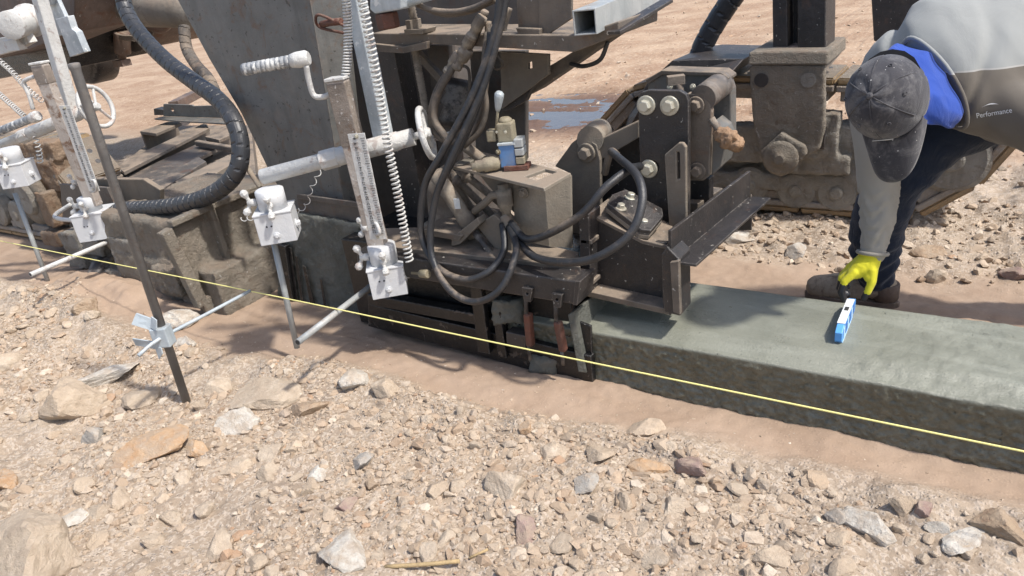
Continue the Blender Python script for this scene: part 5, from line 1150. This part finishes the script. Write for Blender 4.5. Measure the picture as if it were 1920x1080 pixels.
put('cuff', torus(PY(1636, 474, 2.60), PY(1636, 476, 2.60) - PY(1647, 400, 2.64), .047, .007), 'shirt_sleeve', so_, 0)
# neck gaiter and collar
ga = []
for i, (x, y, Y, rw, rt) in enumerate(((1684, 180, 2.42, .100, .060), (1698, 174, 2.45, .118, .062), (1714, 168, 2.49, .138, .064), (1730, 163, 2.54, .150, .066), (1742, 160, 2.585, .152, .066), (1752, 156, 2.66, .14, .06))):
    ga.append((PY(x, y, Y), W1 if i > 1 else ax(-.3, -.95, .1), rw, T1, rt))
gme = bpy.data.meshes.new('neck_gaiter'); g_ = ell_loft(ga, 48); g_.to_mesh(gme); g_.free(); gme = fuse(gme, .008, 3)
wrinkle(gme, lambda c: -.030 * np.abs(fbm(c[:, 0] * 16 + c[:, 2] * 9, (c[:, 2] - c[:, 0] * .5) * 5, 2, 311)) - .010 * np.abs(vn(c[:, 0] * 34 + c[:, 2] * 16, c[:, 2] * 9, 312)) + .010)
wear('neck_gaiter', gme, ['gaiter'], wk, 'royal blue neck gaiter')
cpts = [PY(1750, 156, 2.605) + W1 * (.158 + .004 * math.sin(5 * a)) * math.cos(a) + T1 * .080 * math.sin(a) for a in np.linspace(0, 2 * math.pi, 41)]
put('collar', rings(cpts, .0065, 8, False), 'shirt_light', so_, 0)
# cap: six stitched panels, button, eyelets, brim
bm = bmesh.new(); seg, lat = 96, 22; L = []
A_, B_, Hh, D_ = .103, .119, .140, .056
for i in range(lat + 1):
    row = []
    for k in range(seg):
        a = 2 * math.pi * k / seg
        if i < 5: u, rr_ = -D_ + D_ * i / 5, 1.0 - .03 * (1 - i / 5)
        else: th_ = math.pi / 2 * (i - 5) / (lat - 5); u, rr_ = Hh * math.sin(th_) ** 1.05, math.cos(th_) ** .85 if i < lat else .004
        seam = abs(((a / (math.pi / 3)) + .5) % 1 - .5) * 2          # 0 on a seam
        rr_ *= 1 - .020 * math.exp(-(seam / .07) ** 2) + .012 * math.sin(a * 3 + 1) * math.sin(u * 20)
        row.append(bm.verts.new(head(u + .003 * math.sin(a * 5 + i * .6), B_ * rr_ * math.cos(a), A_ * rr_ * math.sin(a))))
    L.append(row)
for x, y in zip(L, L[1:]):
    for k in range(seg): bm.faces.new((x[k], x[(k + 1) % seg], y[(k + 1) % seg], y[k])).smooth = True
bm.faces.new(L[-1]); bmesh.ops.recalc_face_normals(bm, faces=bm.faces[:])
cap = put('cap', bm, 'cap', wk, 0, 'faded black baseball cap spotted with concrete')
sd = cap.modifiers.new('solid', 'SOLIDIFY'); sd.thickness = .003
put('cap_button', lathe(head(Hh - .001, 0, 0), HU, [(0, .010), (.004, .009), (.007, .004)], 14), 'cap', cap, 0)
for k in range(6):
    a = math.pi / 3 * k + math.pi / 6; th_ = .78; rr_ = math.cos(th_) ** .85
    c = head(Hh * math.sin(th_), B_ * rr_ * math.cos(a), A_ * rr_ * math.sin(a)); n_ = (HU * .75 + HF * math.cos(a) * .65 + HS * math.sin(a) * .65).normalized()
    put('eyelet', torus(c + n_ * .002, n_, .0045, .0015, 14, 6), 'cap', cap, 0)
    pts = []
    for j in range(3, 20):
        th_ = math.pi / 2 * j / 20; rr_ = math.cos(th_) ** .85 * .985; a2 = math.pi / 3 * k
        pts.append(head(Hh * math.sin(th_) ** 1.05 + .0015, B_ * rr_ * math.cos(a2), A_ * rr_ * math.sin(a2)))
    put('seam', rings(pts, .0018, 6), 'cap', cap, 0)
bm = bmesh.new(); rows = []
for i in range(12):
    f = i / 11; row = []
    for k in range(29):
        a = (k / 28 - .5) * 2.1; q = B_ * math.cos(a) * .985 + f * .128 * (1 - (abs(a) / 1.08) ** 3.2)
        row.append(bm.verts.new(head(-D_ + .022 - .045 * f * f - .9 * (A_ * math.sin(a)) ** 2 * (.6 + 2.2 * f), q, A_ * math.sin(a) * (1.0 - .04 * f))))
    rows.append(row)
for x, y in zip(rows, rows[1:]):
    for k in range(28): bm.faces.new((x[k], x[k + 1], y[k + 1], y[k])).smooth = True
bmesh.ops.recalc_face_normals(bm, faces=bm.faces[:])
br = put('brim', bm, 'cap', cap, 0); sd = br.modifiers.new('solid', 'SOLIDIFY'); sd.thickness = .004
lg_ = [head(.030, B_ * .985, -.028), head(.045, B_ * .955, .0), head(.036, B_ * .95, .036)]
put('cap_emblem', poly3([head(.012, B_ * 1.005, -.030), head(.018, B_ * 1.0, .018), head(.030, B_ * .99, .032), head(.022, B_ * 1.0, .004)], HF * .0015), 'print', cap, 0)
put('hair', capsules([[(head(-.045, -.07, -.03), .05), (head(-.045, -.07, .03), .05)]], .01, 4) if False else lathe(head(-.07, -.05, 0), HU, [(0, .07), (.05, .085)], 16), 'hair', wk, 0)
# jeans, boots
jm = capsules([[(PY(1900, 185, 2.95), .135), (PY(1775, 240, 2.88), .118), (PY(1682, 322, 2.84), .112), (PY(1652, 400, 2.88), .105), (PY(1640, 470, 2.94), .094), (PY(1643, 515, 2.975), .078)],
    [(PY(1900, 185, 2.95), .135), (PY(2010, 180, 3.03), .15), (PY(2065, 310, 2.98), .105), ((.60, 3.14, .30), .095), ((.69, 3.20, .13), .08)]], .011, 10)
wrinkle(jm, lambda c: .011 * fbm(c[:, 0] * 7 + c[:, 2] * 3, c[:, 2] * 14, 3, 321) + .006 * np.sin(c[:, 2] * 75 + 6 * vn(c[:, 0] * 8, c[:, 2] * 6, 7)) * sst(.45, .25, c[:, 2]))
wear('jeans', jm, ['jeans'], wk)
for dx, dy, dz in ((0, 0, 0), (1.05, .22, 0)):
    b0 = Vector((-.36 + dx, 2.985 + dy, float(ground_h(-.45 + dx, 2.98 + dy, False)) - .004))
    P_ = lambda x, z, r, y=0: (b0 + Vector((x, y, z)), r)
    bt = capsules([[P_(.02, .075, .047), P_(.0, .13, .052), P_(.005, .185, .055)], [P_(.02, .07, .046), P_(-.09, .088, .050), P_(-.17, .070, .048, .005), P_(-.235, .058, .044, .004)],
        [P_(-.09, .06, .05), P_(-.17, .055, .053), P_(-.24, .05, .045)]], .007, 5)
    wrinkle(bt, lambda c: .003 * fbm(c[:, 0] * 30, c[:, 2] * 40, 3, 331))
    bo = wear('boot', bt, ['boot'], wk)
    out = []
    for k in range(28):
        a = 2 * math.pi * k / 28; x = math.cos(a); y = math.sin(a)
        out.append(b0 + Vector((-.105 + x * .182, y * (.050 + .008 * math.cos(a * 1 + 3.1) - .010 * math.exp(-((x - .15) / .25) ** 2)), .0)))
    put('sole', prism(out, (0, 0, .028)), 'sole', bo, .004)
    for k in range(4):
        x = -.055 - .026 * k; put('lace', tube([b0 + Vector((x, -.035, .115 - .006 * k)), b0 + Vector((x - .004, 0, .140 - .012 * k)), b0 + Vector((x, .035, .115 - .006 * k))], .0028, 6, 4), 'sole', bo, 0)
    put('heel_panel', lathe(b0 + Vector((.022, 0, .04)), (0, 0, 1), [(0, .049), (.06, .0505), (.065, .047)], 18), 'sole', bo, 0)
# glove
G = {
 'palm': [K(1634, 478, 2.598, .036), K(1628, 490, 2.585, .039), K(1616, 502, 2.570, .036), K(1602, 512, 2.556, .026)],
 'palm2': [K(1634, 480, 2.60, .034), K(1618, 494, 2.59, .034), K(1598, 505, 2.585, .026)],
 'web': [K(1634, 488, 2.585, .032), K(1632, 506, 2.565, .026), K(1630, 520, 2.548, .020)],
 'index': [K(1603, 511, 2.540, .0155), K(1584, 528, 2.525, .0142), K(1577, 547, 2.518, .0132), K(1583, 564, 2.520, .0112)],
 'middle': [K(1598, 508, 2.560, .0155), K(1579, 522, 2.552, .0140), K(1574, 540, 2.544, .0128), K(1590, 552, 2.540, .0108)],
 'ring': [K(1594, 506, 2.576, .0150), K(1578, 520, 2.570, .0135), K(1577, 537, 2.560, .0122), K(1586, 549, 2.552, .0105)],
 'little': [K(1592, 503, 2.592, .0140), K(1580, 515, 2.590, .0125), K(1581, 529, 2.582, .0112), K(1590, 538, 2.574, .0098)],
 'thumb': [K(1636, 508, 2.552, .0190), K(1635, 528, 2.540, .0155), K(1627, 546, 2.532, .0138), K(1620, 559, 2.530, .0118)]}
gl = capsules(list(G.values()), .0034, 5)
segs = []
for nme, ch in G.items():
    for i, ((p, r), (q, s)) in enumerate(zip(ch, ch[1:])): segs.append((nme, i, p, q, r))
go = wear('glove', gl, ['glove_y', 'glove_k'], wk, 'bright yellow knitted glove with black coated fingertips')
off = ORG[go.name]; pc_ = PY(1606, 535, 2.545)
for p in gl.polygons:
    c = p.center + off; best = None
    for nme, i, a, b, r in segs:
        ab = b - a; t_ = max(0, min(1, (c - a).dot(ab) / ab.length_squared)); dd = (c - (a + ab * t_)).length - r
        if best is None or dd < best[0]: best = (dd, nme, i, t_)
    _, nme, i, t_ = best; inner = (pc_ - c).normalized().dot(p.normal)
    k = 0
    if nme in ('index', 'middle', 'ring', 'little'): k = 1 if (i == 2 or (i == 1 and (t_ > .25 or inner > .0)) or inner > .25) else 0
    elif nme == 'thumb': k = 1 if (i == 2 or inner > .45) else 0
    else: k = 1 if inner > .5 else 0
    p.material_index = k
put('knit_cuff', torus(PY(1634, 476, 2.60), PY(1634, 480, 2.598) - PY(1640, 440, 2.62), .040, .006), 'glove_y', go, 0)
# printed logo on the shirt: laid on the cloth
shirt_w = bmesh.new(); shirt_w.from_mesh(shirt); bmesh.ops.translate(shirt_w, vec=ORG[so_.name], verts=shirt_w.verts); bvh = BVHTree.FromBMesh(shirt_w)
def lay(bm, px, py, ang, sc):
    m = Matrix.Rotation(ang, 2); c0 = PY(px, py, 2.55)
    for v in bm.verts:
        q = m @ Vector((v.co.x, v.co.y)); w_ = c0 + right * q.x * sc - down * q.y * sc; d_ = (w_ - EYE).normalized()
        h = bvh.ray_cast(EYE, d_)
        v.co = (h[0] + h[1] * (.0012 + v.co.z)) if h[0] else w_
    return bm
tx = text_mesh('Performance', 1.0, 0); bmesh.ops.subdivide_edges(tx, edges=[e for e in tx.edges if e.calc_length() > .2], cuts=2)
lay(tx, 1864, 212, R_(9), .0205); put('logo_print', tx, 'print', so_, 0)
sw = bmesh.new(); up_, lo_ = [], []
for i in range(25):
    f = i / 24; x = -1.6 + 3.0 * f; y = .05 + .55 * math.sin(f * 2.6) ** 1.2; wd_ = .36 * math.sin(math.pi * min(1, f * 1.02)) ** 1.5 * f + .015
    up_.append(sw.verts.new((x, y, 0))); lo_.append(sw.verts.new((x, y - wd_, 0)))
for i in range(24): sw.faces.new((lo_[i], lo_[i + 1], up_[i + 1], up_[i]))
lay(sw, 1858, 200, R_(4), .0165); put('logo_swoosh', sw, 'print', so_, 0)

# ================================================================== SPIRIT LEVEL on the curb
La, Lb = PZ(1571, 645, CT + .023), PZ(1597, 580, CT + .023)
ld = (Lb - La); ld.z = 0; Ln = ld.length; ld.normalize(); ls = Vector((ld.y, -ld.x, 0))       # ls points to the right-hand side
lv = thing('spirit_level', 'small blue spirit level standing on the wet curb below the yellow glove', 'spirit level', La.lerp(Lb, .5))
def lvp(a, s, z): return La + ld * a + ls * s + Vector((0, 0, z))
hl = .054
prof_ = [(0, .010), (.012, 0), (Ln - .012, 0), (Ln, .010), (Ln, hl - .012), (Ln - .030, hl), (.030, hl), (0, hl - .014)]
fr_ = put('frame', prism([lvp(a, -.011, z) for a, z in prof_], ls * .022), 'lvl_blue', lv, .002)
put('top_rail', prism([lvp(a, s, hl + .0005) for a, s in ((.036, -.012), (Ln - .036, -.012), (Ln - .036, .012), (.036, .012))], (0, 0, .003)), 'lvl_alu', lv, .0005)
put('bottom_rail', prism([lvp(a, s, -.001) for a, s in ((.012, -.012), (Ln - .012, -.012), (Ln - .012, .012), (.012, .012))], (0, 0, .003)), 'lvl_sky', lv, .0005)
for i in range(6):
    a = .022 + (Ln - .044) * i / 6; w_ = (Ln - .044) / 6
    for s0 in (.0112, -.0122): put('side_recess', prism([lvp(a + w_ * q, s0, z) for q, z in ((.18, .009), (.86, .009), (.74, hl - .010), (.06, hl - .010))], ls * .001), 'lvl_dark' if i % 2 else 'lvl_sky', fr_, 0)
put('vial', prism([lvp(Ln * .55 + a, s, hl + .0037) for a, s in ((-.012, -.006), (.012, -.006), (.012, .006), (-.012, .006))], (0, 0, .002)), 'ink', lv, 0)
